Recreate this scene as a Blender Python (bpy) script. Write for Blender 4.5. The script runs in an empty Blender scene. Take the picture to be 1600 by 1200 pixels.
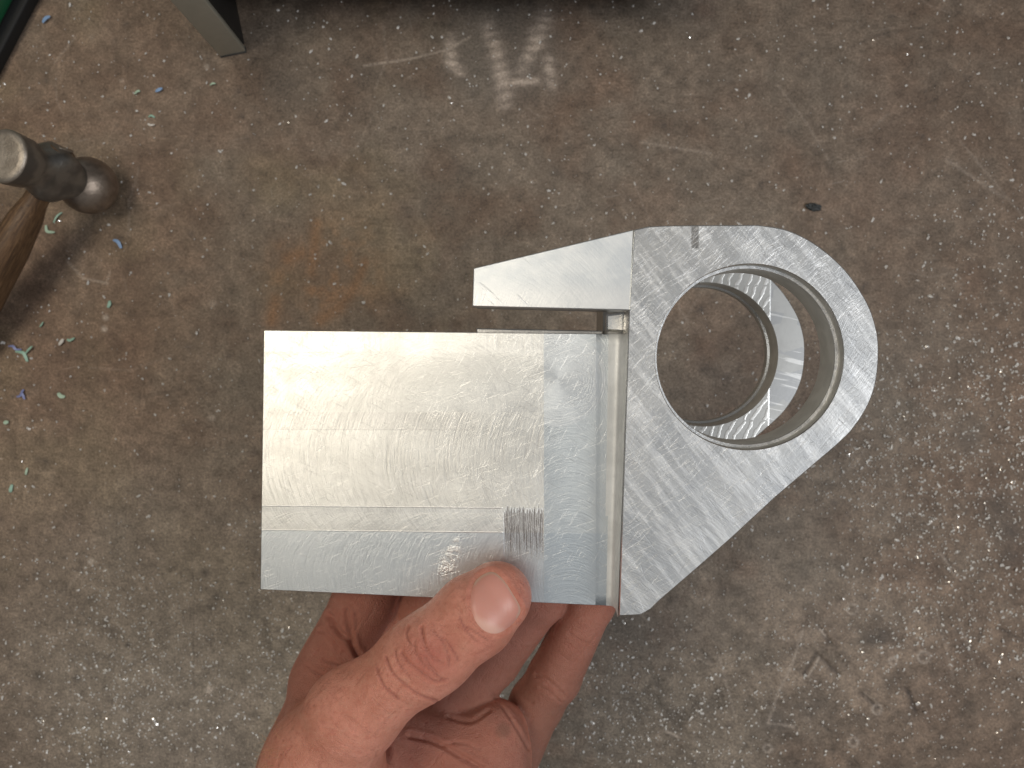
import bpy, bmesh, math, random
import numpy as np
from mathutils import Vector, Matrix, Quaternion
from mathutils.bvhtree import BVHTree
from mathutils.geometry import tessellate_polygon

random.seed(7)
rng = np.random.default_rng(7)
scene = bpy.context.scene
COL = scene.collection
R = math.radians
CM = 0.01            # every length below is written in centimetres
BZ = 17.0            # height of the held bracket's front plane above the bench
FPX = 1200.0         # focal length of the phone lens in photo pixels (1600 wide)
CAMZ = 20.0          # camera to front plane

# ------------------------------------------------------------------ camera
cam_d = bpy.data.cameras.new('camera')
cam = bpy.data.objects.new('camera', cam_d); COL.objects.link(cam)
cam.location = (0, 0, (BZ + CAMZ) * CM)
cam_d.sensor_width = 36; cam_d.lens = 27
cam_d.clip_start = 0.005; cam_d.clip_end = 20
cam_d.dof.use_dof = True; cam_d.dof.focus_distance = 0.206; cam_d.dof.aperture_fstop = 26
scene.camera = cam
scene.view_settings.view_transform = 'Standard'
scene.view_settings.look = 'None'
scene.view_settings.exposure = 0.0

# ------------------------------------------------------------------ workshop air light and lamps
world = bpy.data.worlds.new('World'); scene.world = world; world.use_nodes = True
wb = world.node_tree.nodes['Background']
wb.inputs[0].default_value = (0.97, 0.98, 1.0, 1); wb.inputs[1].default_value = 0.13

def lamp(name, loc, target, size, power, color):
    d = bpy.data.lights.new(name, 'AREA'); d.shape = 'RECTANGLE'
    d.size, d.size_y = size[0] * CM, size[1] * CM
    d.energy = power; d.color = color
    o = bpy.data.objects.new(name, d); COL.objects.link(o)
    o.location = Vector(loc) * CM
    v = (Vector(target) - Vector(loc))
    o.rotation_euler = v.to_track_quat('-Z', 'Y').to_euler()
    return o
lamp('warm_ceiling_lamp', (-50, 18, 112), (0, 0, 5), (64, 30), 4.4, (1.0, 0.90, 0.74))
lamp('cool_side_lamp', (78, -24, 100), (0, 0, 5), (44, 44), 5.6, (0.95, 0.97, 1.0))  # cool fill from the right; its source is unseen

lamp('overhead_fill_lamp', (10, 5, 170), (0, 0, 0), (230, 190), 4.6, (0.97, 0.98, 1.0))  # added soft panel overhead, fills the metal's reflections

# ------------------------------------------------------------------ helpers
def U(px, py, z):
    """photo sight line cut at height z (cm over the bracket plane) -> world cm"""
    d = CAMZ - z
    return Vector(((px - 800) / FPX * d, (600 - py) / FPX * d, z + BZ))
BENCH = -BZ
def B(px, py, h=0.0):
    return U(px, py, BENCH + h)

def link(name, mesh, parent=None, mat=None):
    o = bpy.data.objects.new(name, mesh); COL.objects.link(o)
    if parent is not None: o.parent = parent
    if mat is not None and not mesh.materials: mesh.materials.append(mat)
    return o
def tag(o, label=None, cat=None, group=None, kind=None):
    if label: o['label'] = label
    if cat: o['category'] = cat
    if group: o['group'] = group
    if kind: o['kind'] = kind
    return o
def empty(name, loc=(0, 0, 0)):
    o = bpy.data.objects.new(name, None); COL.objects.link(o); o.location = Vector(loc) * CM
    o.empty_display_size = 0.01
    return o
def mesh_from(name, verts, faces, smooth=False):
    me = bpy.data.meshes.new(name)
    me.from_pydata([tuple(c * CM for c in v) for v in verts], [], faces)
    me.update()
    if smooth: me.shade_smooth()
    return me
def fix_normals(me):
    bm = bmesh.new(); bm.from_mesh(me)
    bmesh.ops.recalc_face_normals(bm, faces=bm.faces); bm.to_mesh(me); bm.free()
def bevel_mesh(me, w, seg=2, ang=30):
    bm = bmesh.new(); bm.from_mesh(me)
    bmesh.ops.remove_doubles(bm, verts=bm.verts, dist=1e-6)
    es = [e for e in bm.edges if len(e.link_faces) == 2 and e.calc_face_angle(0) > R(ang)]
    bmesh.ops.bevel(bm, geom=es, offset=w * CM, segments=seg, profile=0.5, affect='EDGES')
    bm.to_mesh(me); bm.free()

def ws(o):
    m = o.modifiers.new('edge', 'EDGE_SPLIT') ; m.split_angle = R(35); return o
# ------------------------------------------------------------------ node helper
class NT:
    def __init__(s, name):
        s.m = bpy.data.materials.new(name); s.m.use_nodes = True
        s.t = s.m.node_tree; s.n = s.t.nodes; s.l = s.t.links
        s.p = s.n['Principled BSDF']
    def set(s, sock, v):
        if hasattr(v, 'is_output') or isinstance(v, bpy.types.NodeSocket): s.l.new(v, sock)
        elif v is not None: sock.default_value = v
    def math(s, op, a, b=None, c=None, clamp=False):
        n = s.n.new('ShaderNodeMath'); n.operation = op; n.use_clamp = clamp
        for i, v in enumerate((a, b, c)):
            if v is not None: s.set(n.inputs[i], v)
        return n.outputs[0]
    def vmath(s, op, a, b=None):
        n = s.n.new('ShaderNodeVectorMath'); n.operation = op
        s.set(n.inputs[0], a)
        if b is not None:
            s.set(n.inputs[3 if op == 'SCALE' else 1], b)
        return n.outputs['Value'] if op in ('LENGTH', 'DISTANCE', 'DOT_PRODUCT') else n.outputs[0]
    def obj(s, scale=100.0):
        n = s.n.new('ShaderNodeTexCoord')
        return s.vmath('SCALE', n.outputs['Object'], scale)
    def xyz(s, v):
        n = s.n.new('ShaderNodeSeparateXYZ'); s.set(n.inputs[0], v); return n.outputs
    def comb(s, x, y, z):
        n = s.n.new('ShaderNodeCombineXYZ')
        for i, v in enumerate((x, y, z)): s.set(n.inputs[i], v)
        return n.outputs[0]
    def noise(s, vec, scale, detail=3, rough=0.55, dist=0.0, out='Fac'):
        n = s.n.new('ShaderNodeTexNoise'); s.set(n.inputs['Vector'], vec)
        n.inputs['Scale'].default_value = scale; n.inputs['Detail'].default_value = detail
        n.inputs['Roughness'].default_value = rough; n.inputs['Distortion'].default_value = dist
        return n.outputs[out]
    def voro(s, vec, scale, feature='F1', out='Distance', rnd=1.0):
        n = s.n.new('ShaderNodeTexVoronoi'); n.feature = feature; s.set(n.inputs['Vector'], vec)
        n.inputs['Scale'].default_value = scale; n.inputs['Randomness'].default_value = rnd
        return n.outputs[out]
    def ramp(s, f, stops):
        n = s.n.new('ShaderNodeValToRGB'); s.set(n.inputs[0], f)
        e = n.color_ramp.elements
        while len(e) < len(stops): e.new(0.5)
        for k, (p, c) in zip(e, stops):
            k.position = p; k.color = (*c, 1) if len(c) == 3 else c
        return n.outputs[0]
    def mr(s, v, a, b, c=0.0, d=1.0, smooth=True):
        n = s.n.new('ShaderNodeMapRange'); n.interpolation_type = 'SMOOTHSTEP' if smooth else 'LINEAR'
        s.set(n.inputs[0], v)
        for i, q in zip((1, 2, 3, 4), (a, b, c, d)): s.set(n.inputs[i], q)
        return n.outputs[0]
    def mix(s, f, a, b, mode='MIX'):
        n = s.n.new('ShaderNodeMix'); n.data_type = 'RGBA'; n.blend_type = mode
        s.set(n.inputs[0], f)
        for i, v in ((6, a), (7, b)):
            if isinstance(v, tuple) and len(v) == 3: v = (*v, 1)
            s.set(n.inputs[i], v)
        return n.outputs[2]
    def mixf(s, f, a, b):
        n = s.n.new('ShaderNodeMix'); n.data_type = 'FLOAT'
        s.set(n.inputs[0], f); s.set(n.inputs[2], a); s.set(n.inputs[3], b)
        return n.outputs[0]
    def mixv(s, f, a, b):
        n = s.n.new('ShaderNodeMix'); n.data_type = 'VECTOR'
        s.set(n.inputs[0], f); s.set(n.inputs[4], a); s.set(n.inputs[5], b)
        return n.outputs[1]
    def attr(s, name):
        n = s.n.new('ShaderNodeAttribute'); n.attribute_name = name; return n.outputs
    def bump(s, h, strength, dist, normal=None):
        n = s.n.new('ShaderNodeBump'); s.set(n.inputs['Height'], h)
        n.inputs['Strength'].default_value = strength; n.inputs['Distance'].default_value = dist
        if normal is not None: s.l.new(normal, n.inputs['Normal'])
        return n.outputs[0]
    def out(s, **k):
        names = dict(col='Base Color', metal='Metallic', rough='Roughness', normal='Normal', aniso='Anisotropic',
                     tangent='Tangent', sss='Subsurface Weight', spec='Specular IOR Level', coat='Coat Weight')
        for a, v in k.items(): s.set(s.p.inputs[names[a]], v if not (isinstance(v, tuple) and len(v) == 3) else (*v, 1))
        return s.m

# ------------------------------------------------------------------ bracket frame: tilted a few degrees to the lens
AX, BY = 0.055, 0.05
nrm = Vector((-AX, -BY, 1)).normalized()
ux = Vector((1, 0, AX)).normalized()
uy = nrm.cross(ux).normalized()
ORG = Vector((0, 0, BZ))
def L(px, py, w=0.0):
    """sight line cut with the bracket's plane at depth w behind its front -> local (u, v)"""
    o = Vector((0, 0, BZ + CAMZ)); d = Vector(((px - 800) / FPX, (600 - py) / FPX, -1))
    p0 = ORG - nrm * w
    t = (p0 - o).dot(nrm) / d.dot(nrm)
    q = o + d * t - ORG
    return (q.dot(ux), q.dot(uy))

# ------------------------------------------------------------------ materials: machined aluminium
def lines_of(N, ph, x, y):
    v = N.comb(N.math('MULTIPLY', ph, .30), N.math('MULTIPLY', x, .9), N.math('MULTIPLY', y, .9))
    return N.math('MULTIPLY', N.math('SUBTRACT', N.noise(v, 1.0, 3, .75), .5), 3.2)
def ring_phase(N, x, y, cx, cy, freq, wob):
    dx = N.math('SUBTRACT', x, cx); dy = N.math('SUBTRACT', y, cy)
    r = N.math('SQRT', N.math('ADD', N.math('MULTIPLY', dx, dx), N.math('MULTIPLY', dy, dy)))
    s = lines_of(N, N.math('MULTIPLY_ADD', r, freq, wob), x, y)
    t = N.comb(N.math('MULTIPLY', dy, -1.0), dx, 0.0)
    return s, t, r
def sweep_phase(N, along, across, c, rad, freq, wob, swap, sign=1.0):
    """marks of a cutter of radius rad travelling along one axis"""
    d = N.math('SUBTRACT', across, c)
    q = N.math('SQRT', N.math('MAXIMUM', N.math('SUBTRACT', rad * rad, N.math('MULTIPLY', d, d)), 0.02))
    s = lines_of(N, N.math('MULTIPLY_ADD', N.math('MULTIPLY_ADD', q, sign, along), freq, wob), along, across)
    # tangent of the arc
    if swap: t = N.comb(q, N.math('MULTIPLY', d, sign), 0.0)      # travels along y, across = x
    else:    t = N.comb(N.math('MULTIPLY', d, sign), q, 0.0)
    return s, t
def world_tangent(N, t):
    n = N.n.new('ShaderNodeVectorTransform'); n.vector_type = 'VECTOR'; n.convert_from = 'OBJECT'; n.convert_to = 'WORLD'
    N.l.new(t, n.inputs[0])
    return N.vmath('NORMALIZE', n.outputs[0])
def scratches(N, P, ang, scale, thr, stretch=14.0):
    n0 = N.n.new('ShaderNodeMapping'); n0.inputs['Rotation'].default_value = (0, 0, ang)
    n0.inputs['Location'].default_value = (ang * 7, scale, 0); N.l.new(P, n0.inputs[0])
    n = N.n.new('ShaderNodeMapping'); n.inputs['Scale'].default_value = (1.0, 1.0 / stretch, 1)
    N.l.new(n0.outputs[0], n.inputs[0])
    return N.mr(N.noise(n.outputs[0], scale, 3, 0.6), thr, thr + 0.07)

def alu_cheek():
    N = NT('brushed_aluminium_cheek'); P = N.obj(); x, y, z = N.xyz(P)
    big = N.noise(P, 0.45, 4, 0.6); mid = N.noise(P, 1.6, 4, 0.6); fine = N.noise(P, 26, 3, 0.7)
    wob = N.math('MULTIPLY', mid, 9.0)
    c1 = L(1000, 380); c2 = L(1310, 640); c3 = L(1010, 1080)
    s1, t1, r1 = ring_phase(N, x, y, c1[0] - 9, c1[1] + 5, 72.0, wob)
    s2, t2, r2 = ring_phase(N, x, y, c2[0] + 6, c2[1] - 5, 80.0, wob)
    s3, t3, r3 = ring_phase(N, x, y, c3[0] - 2, c3[1] - 1, 74.0, wob)
    lo = N.mr(N.math('ADD', y, N.math('MULTIPLY', N.noise(P, 0.8, 3), 3.0)), 0.4, -1.6)
    k = N.mr(big, 0.42, 0.6)
    t = t1
    s = N.mixf(k, s1, s2); s = N.mixf(lo, s, s3)
    sc = [scratches(N, P, R(a), f, th, st) for a, f, th, st in ((55, 11, .66, 22), (-38, 12, .66, 24), (15, 12, .68, 24), (80, 11, .69, 18), (-55, 17, .63, 22), (40, 19, .63, 20), (-20, 16, .66, 16), (62, 27, .60, 22), (48, 29, .60, 24), (-48, 28, .60, 20))]
    # fly-cut bands over the top right of the ring, drawn at one angle in patches
    n0 = N.n.new('ShaderNodeMapping'); n0.inputs['Rotation'].default_value = (0, 0, R(-38)); N.l.new(P, n0.inputs[0])
    n = N.n.new('ShaderNodeMapping'); n.inputs['Scale'].default_value = (1, .10, 1)
    N.l.new(n0.outputs[0], n.inputs[0])
    band = N.noise(n.outputs[0], 3.0, 4, 0.75)
    h = N.math('ADD', N.math('MULTIPLY', s, 0.35), N.math('MULTIPLY', fine, 0.5))
    for q in sc: h = N.math('SUBTRACT', h, N.math('MULTIPLY', q, 0.35))
    h = N.math('ADD', h, N.math('MULTIPLY', band, 0.9))
    dots = N.mr(N.voro(P, 2.1), 0.0, 0.05, 1.0, 0.0)
    col = N.mix(N.mr(big, 0.3, 0.7), (0.44, 0.45, 0.455), (0.53, 0.53, 0.52))
    col = N.mix(N.mr(band, 0.45, 0.62, 0, 0.6), col, (0.80, 0.80, 0.79)); col = N.mix(N.mr(band, 0.42, 0.30, 0, 0.45), col, (0.44, 0.45, 0.47))
    col = N.mix(N.mr(N.noise(P, 3.1, 5, .7), 0.52, 0.75, 0.0, 0.45), col, (0.46, 0.475, 0.50))
    dirt_shade = N.math('MULTIPLY', scratches(N, P, R(30), 3.2, .68, 6.0), 0.55)
    col = N.mix(dirt_shade, col, (0.34, 0.33, 0.33))
    col = N.mix(N.math('MULTIPLY', dots, 0.35), col, (0.2, 0.19, 0.18))
    # short key-slot witness mark on the top edge
    ka = L(1080, 388); kb = L(1092, 353)
    mk = N.math('MULTIPLY', N.mr(x, ka[0] - .02, ka[0] + .02), N.mr(x, kb[0] + .02, kb[0] - .02))
    mk = N.math('MULTIPLY', mk, N.mr(y, ka[1] - .02, ka[1] + .02))
    col = N.mix(N.math('MULTIPLY', mk, 0.75), col, (0.17, 0.16, 0.15))
    rough = N.mixf(N.mr(mid, 0.3, 0.7), 0.38, 0.50)
    for q in (sc[0], sc[4], sc[5], sc[7]): col = N.mix(N.math('MULTIPLY', q, .35), col, (.80, .80, .79))
    for q in (sc[1], sc[2], sc[6], sc[8], sc[9]): col = N.mix(N.math('MULTIPLY', q, .35), col, (.42, .42, .43))
    return N.out(col=col, metal=1.0, rough=rough, aniso=0.25, tangent=world_tangent(N, t),
                 normal=N.bump(h, 0.45, 0.00012))

REC = 1.0     # the tongue lies this far behind the cheek's face
def tongue_marks():
    g = {}
    g['xr'] = L(850, 700, REC)[0]; g['xf'] = L(931, 700, REC)[0]
    g['y1'] = L(600, 644, REC)[1]; g['y2'] = L(600, 672, REC)[1]
    g['y3'] = L(600, 792, REC)[1]; g['y4'] = L(600, 830, REC)[1]
    return g
def alu_tongue():
    g = tongue_marks()
    N = NT('milled_aluminium_tongue'); P = N.obj(); x, y, z = N.xyz(P)
    nz = N.noise(P, 2.2, 4, .6); fine = N.noise(P, 30, 3, .7); big = N.noise(P, .5, 3, .5)
    wob = N.math('MULTIPLY', nz, 5.0)
    cA = L(690, 640, REC); cB = L(872, 592, REC)
    sA, tA, rA = ring_phase(N, x, y, cA[0], cA[1], 60.0, wob)
    sB, tB, rB = ring_phase(N, x, y, cB[0], cB[1], 74.0, N.math('MULTIPLY', wob, .5))
    sC, tC = sweep_phase(N, x, y, (g['y1'] + g['y3']) / 2, 3.0, 58.0, wob, False)
    sD, tD = sweep_phase(N, x, y, L(600, 905, REC)[1], 1.9, 62.0, wob, False)
    sE, tE = sweep_phase(N, y, x, (g['xr'] + g['xf']) / 2, 1.05, 56.0, N.math('MULTIPLY', wob, .8), True, -1.0)
    ed = 0.012
    wv = N.math('MULTIPLY', N.math('SUBTRACT', N.noise(P, 9.0, 2), .5), .06)
    yy = N.math('ADD', y, N.math('MULTIPLY', wv, .5)); xx = N.math('ADD', x, wv)
    m_low = N.mr(yy, g['y4'] + ed, g['y4'] - ed)           # lowest pass
    m_b2 = N.math('MULTIPLY', N.mr(yy, g['y3'] + ed, g['y3'] - ed), N.math('SUBTRACT', 1.0, m_low))
    m_mid = N.mr(yy, g['y1'] + ed, g['y1'] - ed)
    m_b1 = N.math('MULTIPLY', m_mid, N.mr(yy, g['y2'] - ed, g['y2'] + ed))
    m_b1 = N.math('MULTIPLY', m_b1, N.mr(x, L(770, 660, REC)[0], L(720, 660, REC)[0]))
    m_rt = N.mr(xx, g['xr'] - ed, g['xr'] + ed)            # pass along the shoulder
    m_c = N.math('MULTIPLY', N.mr(rB, 1.32, 1.29), m_rt)
    sA = N.math('MULTIPLY', sA, N.mr(rA, .3, 2.6, 0, .7)); sB = N.math('MULTIPLY', sB, N.mr(rB, .2, .9))
    crs = N.math('MULTIPLY', N.mr(N.noise(P, 1.1, 3), .45, .6), .5)
    s = N.mixf(N.mr(rA, 2.4, 1.6), N.mixf(.5, sC, sA), sA)
    s = N.mixf(m_mid, s, N.mixf(crs, sC, sA)); s = N.mixf(m_b2, s, N.math('ADD', N.math('MULTIPLY', sD, .6), N.math('MULTIPLY', sC, .6)))
    s = N.mixf(m_low, s, sD); s = N.mixf(m_rt, s, sE); s = N.mixf(m_c, s, sB)
    t = tC; t = N.mixv(m_b2, t, tD); t = N.mixv(m_low, t, tD)
    t = N.mixv(m_rt, t, tE); t = N.mixv(m_c, t, tB)
    # torn vertical scratches by the thumb
    a = L(787, 797, REC); b = L(849, 872, REC)
    n = N.n.new('ShaderNodeMapping'); n.inputs['Scale'].default_value = (1, .03, 1); N.l.new(P, n.inputs[0])
    comb1 = N.noise(n.outputs[0], 16.0, 3, .8)
    top = N.math('ADD', a[1], N.math('MULTIPLY', N.math('SUBTRACT', comb1, .5), .9))
    m_s = N.math('MULTIPLY', N.mr(x, a[0] - .01, a[0] + .02), N.mr(x, b[0] + .01, b[0] - .01))
    m_s = N.math('MULTIPLY', m_s, N.math('MULTIPLY', N.mr(N.math('SUBTRACT', y, top), .03, -.03), N.mr(y, b[1] - .25, b[1] + .5)))
    lines = N.mr(N.noise(n.outputs[0], 34.0, 2, .8), .40, .56)
    m_l = N.math('MULTIPLY', m_s, N.mr(lines, 0, 1, .62, 1.0))
    # arc-shaped bright gouges
    cg = L(770, 905, REC); sg, tg, rg = ring_phase(N, x, y, cg[0], cg[1], 95.0, wob)
    gm = N.math('MULTIPLY', N.mr(rg, 1.05, 1.2), N.mr(rg, 1.62, 1.45))
    gl = L(720, 900, REC)[0]; gt = L(700, 838, REC)[1]; gb = L(700, 895, REC)[1]
    gm = N.math('MULTIPLY', gm, N.math('MULTIPLY', N.mr(x, gl + .1, gl - .1), N.math('MULTIPLY', N.mr(y, gt + .04, gt - .04), N.mr(y, gb - .3, gb + .1))))
    gm = N.math('MULTIPLY', gm, N.mr(N.noise(P, 7, 3, .7), .45, .58))
    scr = [scratches(N, P, R(q), f, th, st) for q, f, th, st in ((80, 12, .68, 26), (10, 12, .69, 26), (52, 17, .66, 24), (-40, 17, .66, 24), (70, 26, .61, 26), (-62, 28, .61, 26), (28, 25, .62, 22))]
    h = N.math('ADD', N.math('MULTIPLY', s, .42), N.math('MULTIPLY', fine, .55))
    for q in scr: h = N.math('SUBTRACT', h, N.math('MULTIPLY', q, .22))
    h = N.math('SUBTRACT', h, N.math('MULTIPLY', m_l, 1.2)); h = N.math('ADD', h, N.math('MULTIPLY', gm, 1.2))
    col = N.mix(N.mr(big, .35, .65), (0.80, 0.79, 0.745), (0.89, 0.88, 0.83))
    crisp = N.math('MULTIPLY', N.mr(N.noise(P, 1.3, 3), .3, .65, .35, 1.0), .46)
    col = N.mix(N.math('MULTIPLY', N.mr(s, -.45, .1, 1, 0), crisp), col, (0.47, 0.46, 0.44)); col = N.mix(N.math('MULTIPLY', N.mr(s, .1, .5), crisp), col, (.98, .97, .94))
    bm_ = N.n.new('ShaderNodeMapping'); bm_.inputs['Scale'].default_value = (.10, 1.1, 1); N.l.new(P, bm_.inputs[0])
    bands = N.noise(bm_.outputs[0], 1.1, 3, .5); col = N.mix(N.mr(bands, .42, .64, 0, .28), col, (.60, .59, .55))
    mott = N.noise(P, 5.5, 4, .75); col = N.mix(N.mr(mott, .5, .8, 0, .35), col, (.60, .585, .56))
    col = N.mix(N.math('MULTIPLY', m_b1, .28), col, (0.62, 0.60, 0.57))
    col = N.mix(N.math('MULTIPLY', m_low, .62), col, (0.58, 0.635, 0.68))  # cool reflected light tinted into the colour of the lowest pass
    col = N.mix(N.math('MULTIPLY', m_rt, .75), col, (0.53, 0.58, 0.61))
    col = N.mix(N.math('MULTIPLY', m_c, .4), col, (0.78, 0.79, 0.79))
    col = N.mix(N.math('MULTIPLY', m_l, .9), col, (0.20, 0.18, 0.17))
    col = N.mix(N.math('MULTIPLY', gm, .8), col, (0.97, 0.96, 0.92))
    for q, c in zip(scr, ((.45, .43, .4), (.5, .48, .46), (.98, .97, .95), (.98, .97, .95), (.98, .97, .95), (.55, .53, .5), (.98, .97, .95))):
        col = N.mix(N.math('MULTIPLY', q, .28), col, c)
    # bright hairline ridges where two passes meet
    for yk, wd in ((g['y3'], .018), (g['y4'], .018)):
        ln = N.math('MULTIPLY', N.mr(N.math('ABSOLUTE', N.math('SUBTRACT', y, yk)), wd, wd * .4), N.math('SUBTRACT', 1.0, N.mr(x, L(786, 800, REC)[0] - .02, L(786, 800, REC)[0])))
        col = N.mix(N.math('MULTIPLY', ln, .7), col, (.97, .96, .93)); h = N.math('ADD', h, N.math('MULTIPLY', ln, 1.5))
    ln = N.mr(N.math('ABSOLUTE', N.math('SUBTRACT', y, g['y2'])), .03, .01); col = N.mix(N.math('MULTIPLY', N.math('MULTIPLY', ln, m_b1), .4), col, (.5, .48, .46))
    rough = N.mixf(m_low, N.mixf(N.mr(nz, .3, .7), .36, .44), .36)
    rough = N.mixf(m_l, rough, .42)
    return N.out(col=col, metal=1.0, rough=rough, aniso=0.28, tangent=world_tangent(N, t), normal=N.bump(h, .42, .00012))

def alu_plain(name, col=(.66, .65, .62), rough=.36, bumpk=.3, hatch=False, hfreq=13.0, metal=1.0):
    N = NT(name); P = N.obj(); x, y, z = N.xyz(P)
    f = N.noise(P, 9 if hatch else 14, 3, .5 if hatch else .7); m = N.noise(P, 1.7, 3)
    h = f
    c = N.mix(N.mr(m, .35, .65), col, tuple(q * .86 for q in col))
    if hatch:
        ph = N.math('MULTIPLY_ADD', N.math('ADD', N.math('MULTIPLY', x, .72), N.math('MULTIPLY', y, -.35)), hfreq * 2.2, N.math('MULTIPLY', m, 9.0))
        s = N.math('SINE', ph)
        bend = N.mr(N.math('FRACT', N.math('MULTIPLY', y, 1.35)), .9, .98)
        s = N.math('MULTIPLY', N.math('SUBTRACT', 1.0, bend), N.mr(s, .1, .95))
        keep = N.mr(N.math('SUBTRACT', x, L(1203, 560, 5.7)[0]), .02, -.02)
        s = N.math('MULTIPLY', s, keep)
        h = N.math('ADD', N.math('MULTIPLY', s, .7), N.math('MULTIPLY', f, .25))
        c = N.mix(N.math('MULTIPLY', s, .4), c, (.93, .92, .90))
        blk = N.n.new('ShaderNodeMapping'); blk.inputs['Scale'].default_value = (1.3, 2.4, 1); N.l.new(P, blk.inputs[0])
        bc_ = N.voro(blk.outputs[0], 1.0, 'F1', 'Color'); bx = N.xyz(bc_)[0]
        off = N.math('SUBTRACT', 1.0, keep)
        c = N.mix(N.math('MULTIPLY', off, N.mr(bx, .35, .6, .15, .75)), c, (.42, .43, .44))
        sl = scratches(N, P, R(-78), 6, .60, 14); c = N.mix(N.math('MULTIPLY', N.math('MULTIPLY', off, sl), .6), c, (.9, .9, .88))
        h = N.math('ADD', h, N.math('MULTIPLY', keep, 2.5))
    return N.out(col=c, metal=metal, rough=N.mixf(m, rough - .04, rough + .08), normal=N.bump(h, bumpk, .00015))
def alu_arm():
    N = NT('satin_aluminium_arm'); P = N.obj(); x, y, z = N.xyz(P)
    nz = N.noise(P, 1.5, 4, .6); fine = N.noise(P, 24, 3, .7)
    c = L(720, 620)
    s, t, r = ring_phase(N, x, y, c[0], c[1], 50.0, N.math('MULTIPLY', nz, 7.0))
    c2 = L(1010, 560)
    s2, t2, r2 = ring_phase(N, x, y, c2[0], c2[1], 48.0, N.math('MULTIPLY', nz, 6.0))
    yb = L(860, 445)[1]
    low = N.mr(N.math('ADD', y, N.math('MULTIPLY', nz, .8)), yb + .55, yb)
    h = N.math('ADD', N.math('MULTIPLY', N.mixf(low, s, N.math('ADD', s, s2)), .3), N.math('MULTIPLY', fine, .5))
    q = N.math('ADD', scratches(N, P, R(-50), 7, .68, 18), scratches(N, P, R(35), 6, .69, 18))
    h = N.math('SUBTRACT', h, q)
    col = N.mix(N.mr(nz, .3, .7), (.64, .67, .685), (.74, .755, .75))
    col = N.mix(N.math('MULTIPLY', low, .55), col, (.86, .85, .82))
    col = N.mix(N.math('MULTIPLY', q, .4), col, (.98, .97, .95))
    return N.out(col=col, metal=1.0, rough=N.mixf(nz, .34, .46), aniso=.4, tangent=world_tangent(N, t), normal=N.bump(h, .35, .00012))

# ------------------------------------------------------------------ bracket geometry
bracket = empty('machined_bracket', (0, 0, BZ))
bracket.matrix_world = Matrix.Translation(Vector((0, 0, BZ * CM))) @ Matrix((ux, uy, nrm)).transposed().to_4x4()
tag(bracket, 'silver machined aluminium clevis bracket with round bore, held in the hand above the bench', 'metal bracket')

def offset_poly(pts, d):
    n = len(pts); out = []
    area = sum(pts[i][0] * pts[(i + 1) % n][1] - pts[(i + 1) % n][0] * pts[i][1] for i in range(n))
    sg = 1 if area > 0 else -1
    for i in range(n):
        p0, p1, p2 = Vector(pts[i - 1]), Vector(pts[i]), Vector(pts[(i + 1) % n])
        e1 = (p1 - p0).normalized(); e2 = (p2 - p1).normalized()
        n1 = Vector((-e1.y, e1.x)) * sg; n2 = Vector((-e2.y, e2.x)) * sg
        m = (n1 + n2); m = m / max(m.length_squared, .3) * 2
        out.append(tuple(p1 + m * d))
    return out
def plate(name, outer, z0, z1, mat, hole=None, ch=0.025, parent=bracket, steps=None):
    """solid plate from z0 (front) down to z1 with chamfered rims; hole = (cx, cy, [(radius, z), ...])"""
    V, F = [], []
    def ring(pts, z):
        i = len(V); V.extend((p[0], p[1], z) for p in pts); return list(range(i, i + len(pts)))
    def bridge(a, b):
        n = len(a)
        for i in range(n): F.append((a[i], a[(i + 1) % n], b[(i + 1) % n], b[i]))
    a = ring(offset_poly(outer, ch), z0); b = ring(outer, z0 - ch); c = ring(outer, z1 + ch); d = ring(offset_poly(outer, ch), z1)
    bridge(a, b); bridge(b, c); bridge(c, d)
    loops_top, loops_bot = [a], [d]
    smooth_from = len(F)
    if hole:
        cx, cy, prof = hole; ns = 128
        rings = [ring([(cx + r * math.cos(2 * math.pi * k / ns), cy + r * math.sin(2 * math.pi * k / ns)) for k in range(ns)], z) for r, z in prof]
        for p, q in zip(rings, rings[1:]): bridge(p, q)
        loops_top.append(rings[0]); loops_bot.append(rings[-1])
    smooth_to = len(F)
    for loops in (loops_top, loops_bot):
        flat = [i for l in loops for i in l]
        for t in tessellate_polygon([[Vector(V[i]) for i in l] for l in loops]): F.append(tuple(flat[i] for i in t))
    me = mesh_from(name, V, F); fix_normals(me)
    for i in range(smooth_from, smooth_to): me.polygons[i].use_smooth = True
    return link(name, me, parent, mat)

M_cheek = alu_cheek(); M_tongue = alu_tongue(); M_arm = alu_arm()
M_bore = alu_plain('turned_aluminium_bore', (.66, .65, .61), .48, metal=.6)
M_side = alu_plain('saw_cut_aluminium', (.60, .59, .57), .34, .5)
M_rear = alu_plain('coarsely_milled_aluminium', (.56, .56, .54), .34, .35, True)
M_lip = alu_plain('bright_aluminium_lip', (.93, .92, .88), .25)

def catmull(pts, seg=6):
    out = []
    for i in range(len(pts) - 1):
        p0 = pts[max(i - 1, 0)]; p1 = pts[i]; p2 = pts[i + 1]; p3 = pts[min(i + 2, len(pts) - 1)]
        for k in range(seg):
            t = k / seg
            out.append(tuple(.5 * ((2 * p1[j]) + (-p0[j] + p2[j]) * t + (2 * p0[j] - 5 * p1[j] + 4 * p2[j] - p3[j]) * t * t + (-p0[j] + 3 * p1[j] - 3 * p2[j] + p3[j]) * t ** 3) for j in range(len(p1))))
    out.append(tuple(pts[-1])); return out
nose = catmull([(1185, 351.5), (1230, 359.5), (1275, 382), (1320, 421), (1353, 469), (1368, 508), (1373, 546), (1369, 595), (1356, 634), (1332, 671), (1306, 697)], 6)
chk_px = [(991, 359), (1012, 354), (1040, 352.5), (1080, 352)] + nose + [(1212, 777), (1144, 840), (1087, 890), (1030, 939), (1017, 952), (1001, 961), (967, 962.5), (983, 484.5)]
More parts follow.
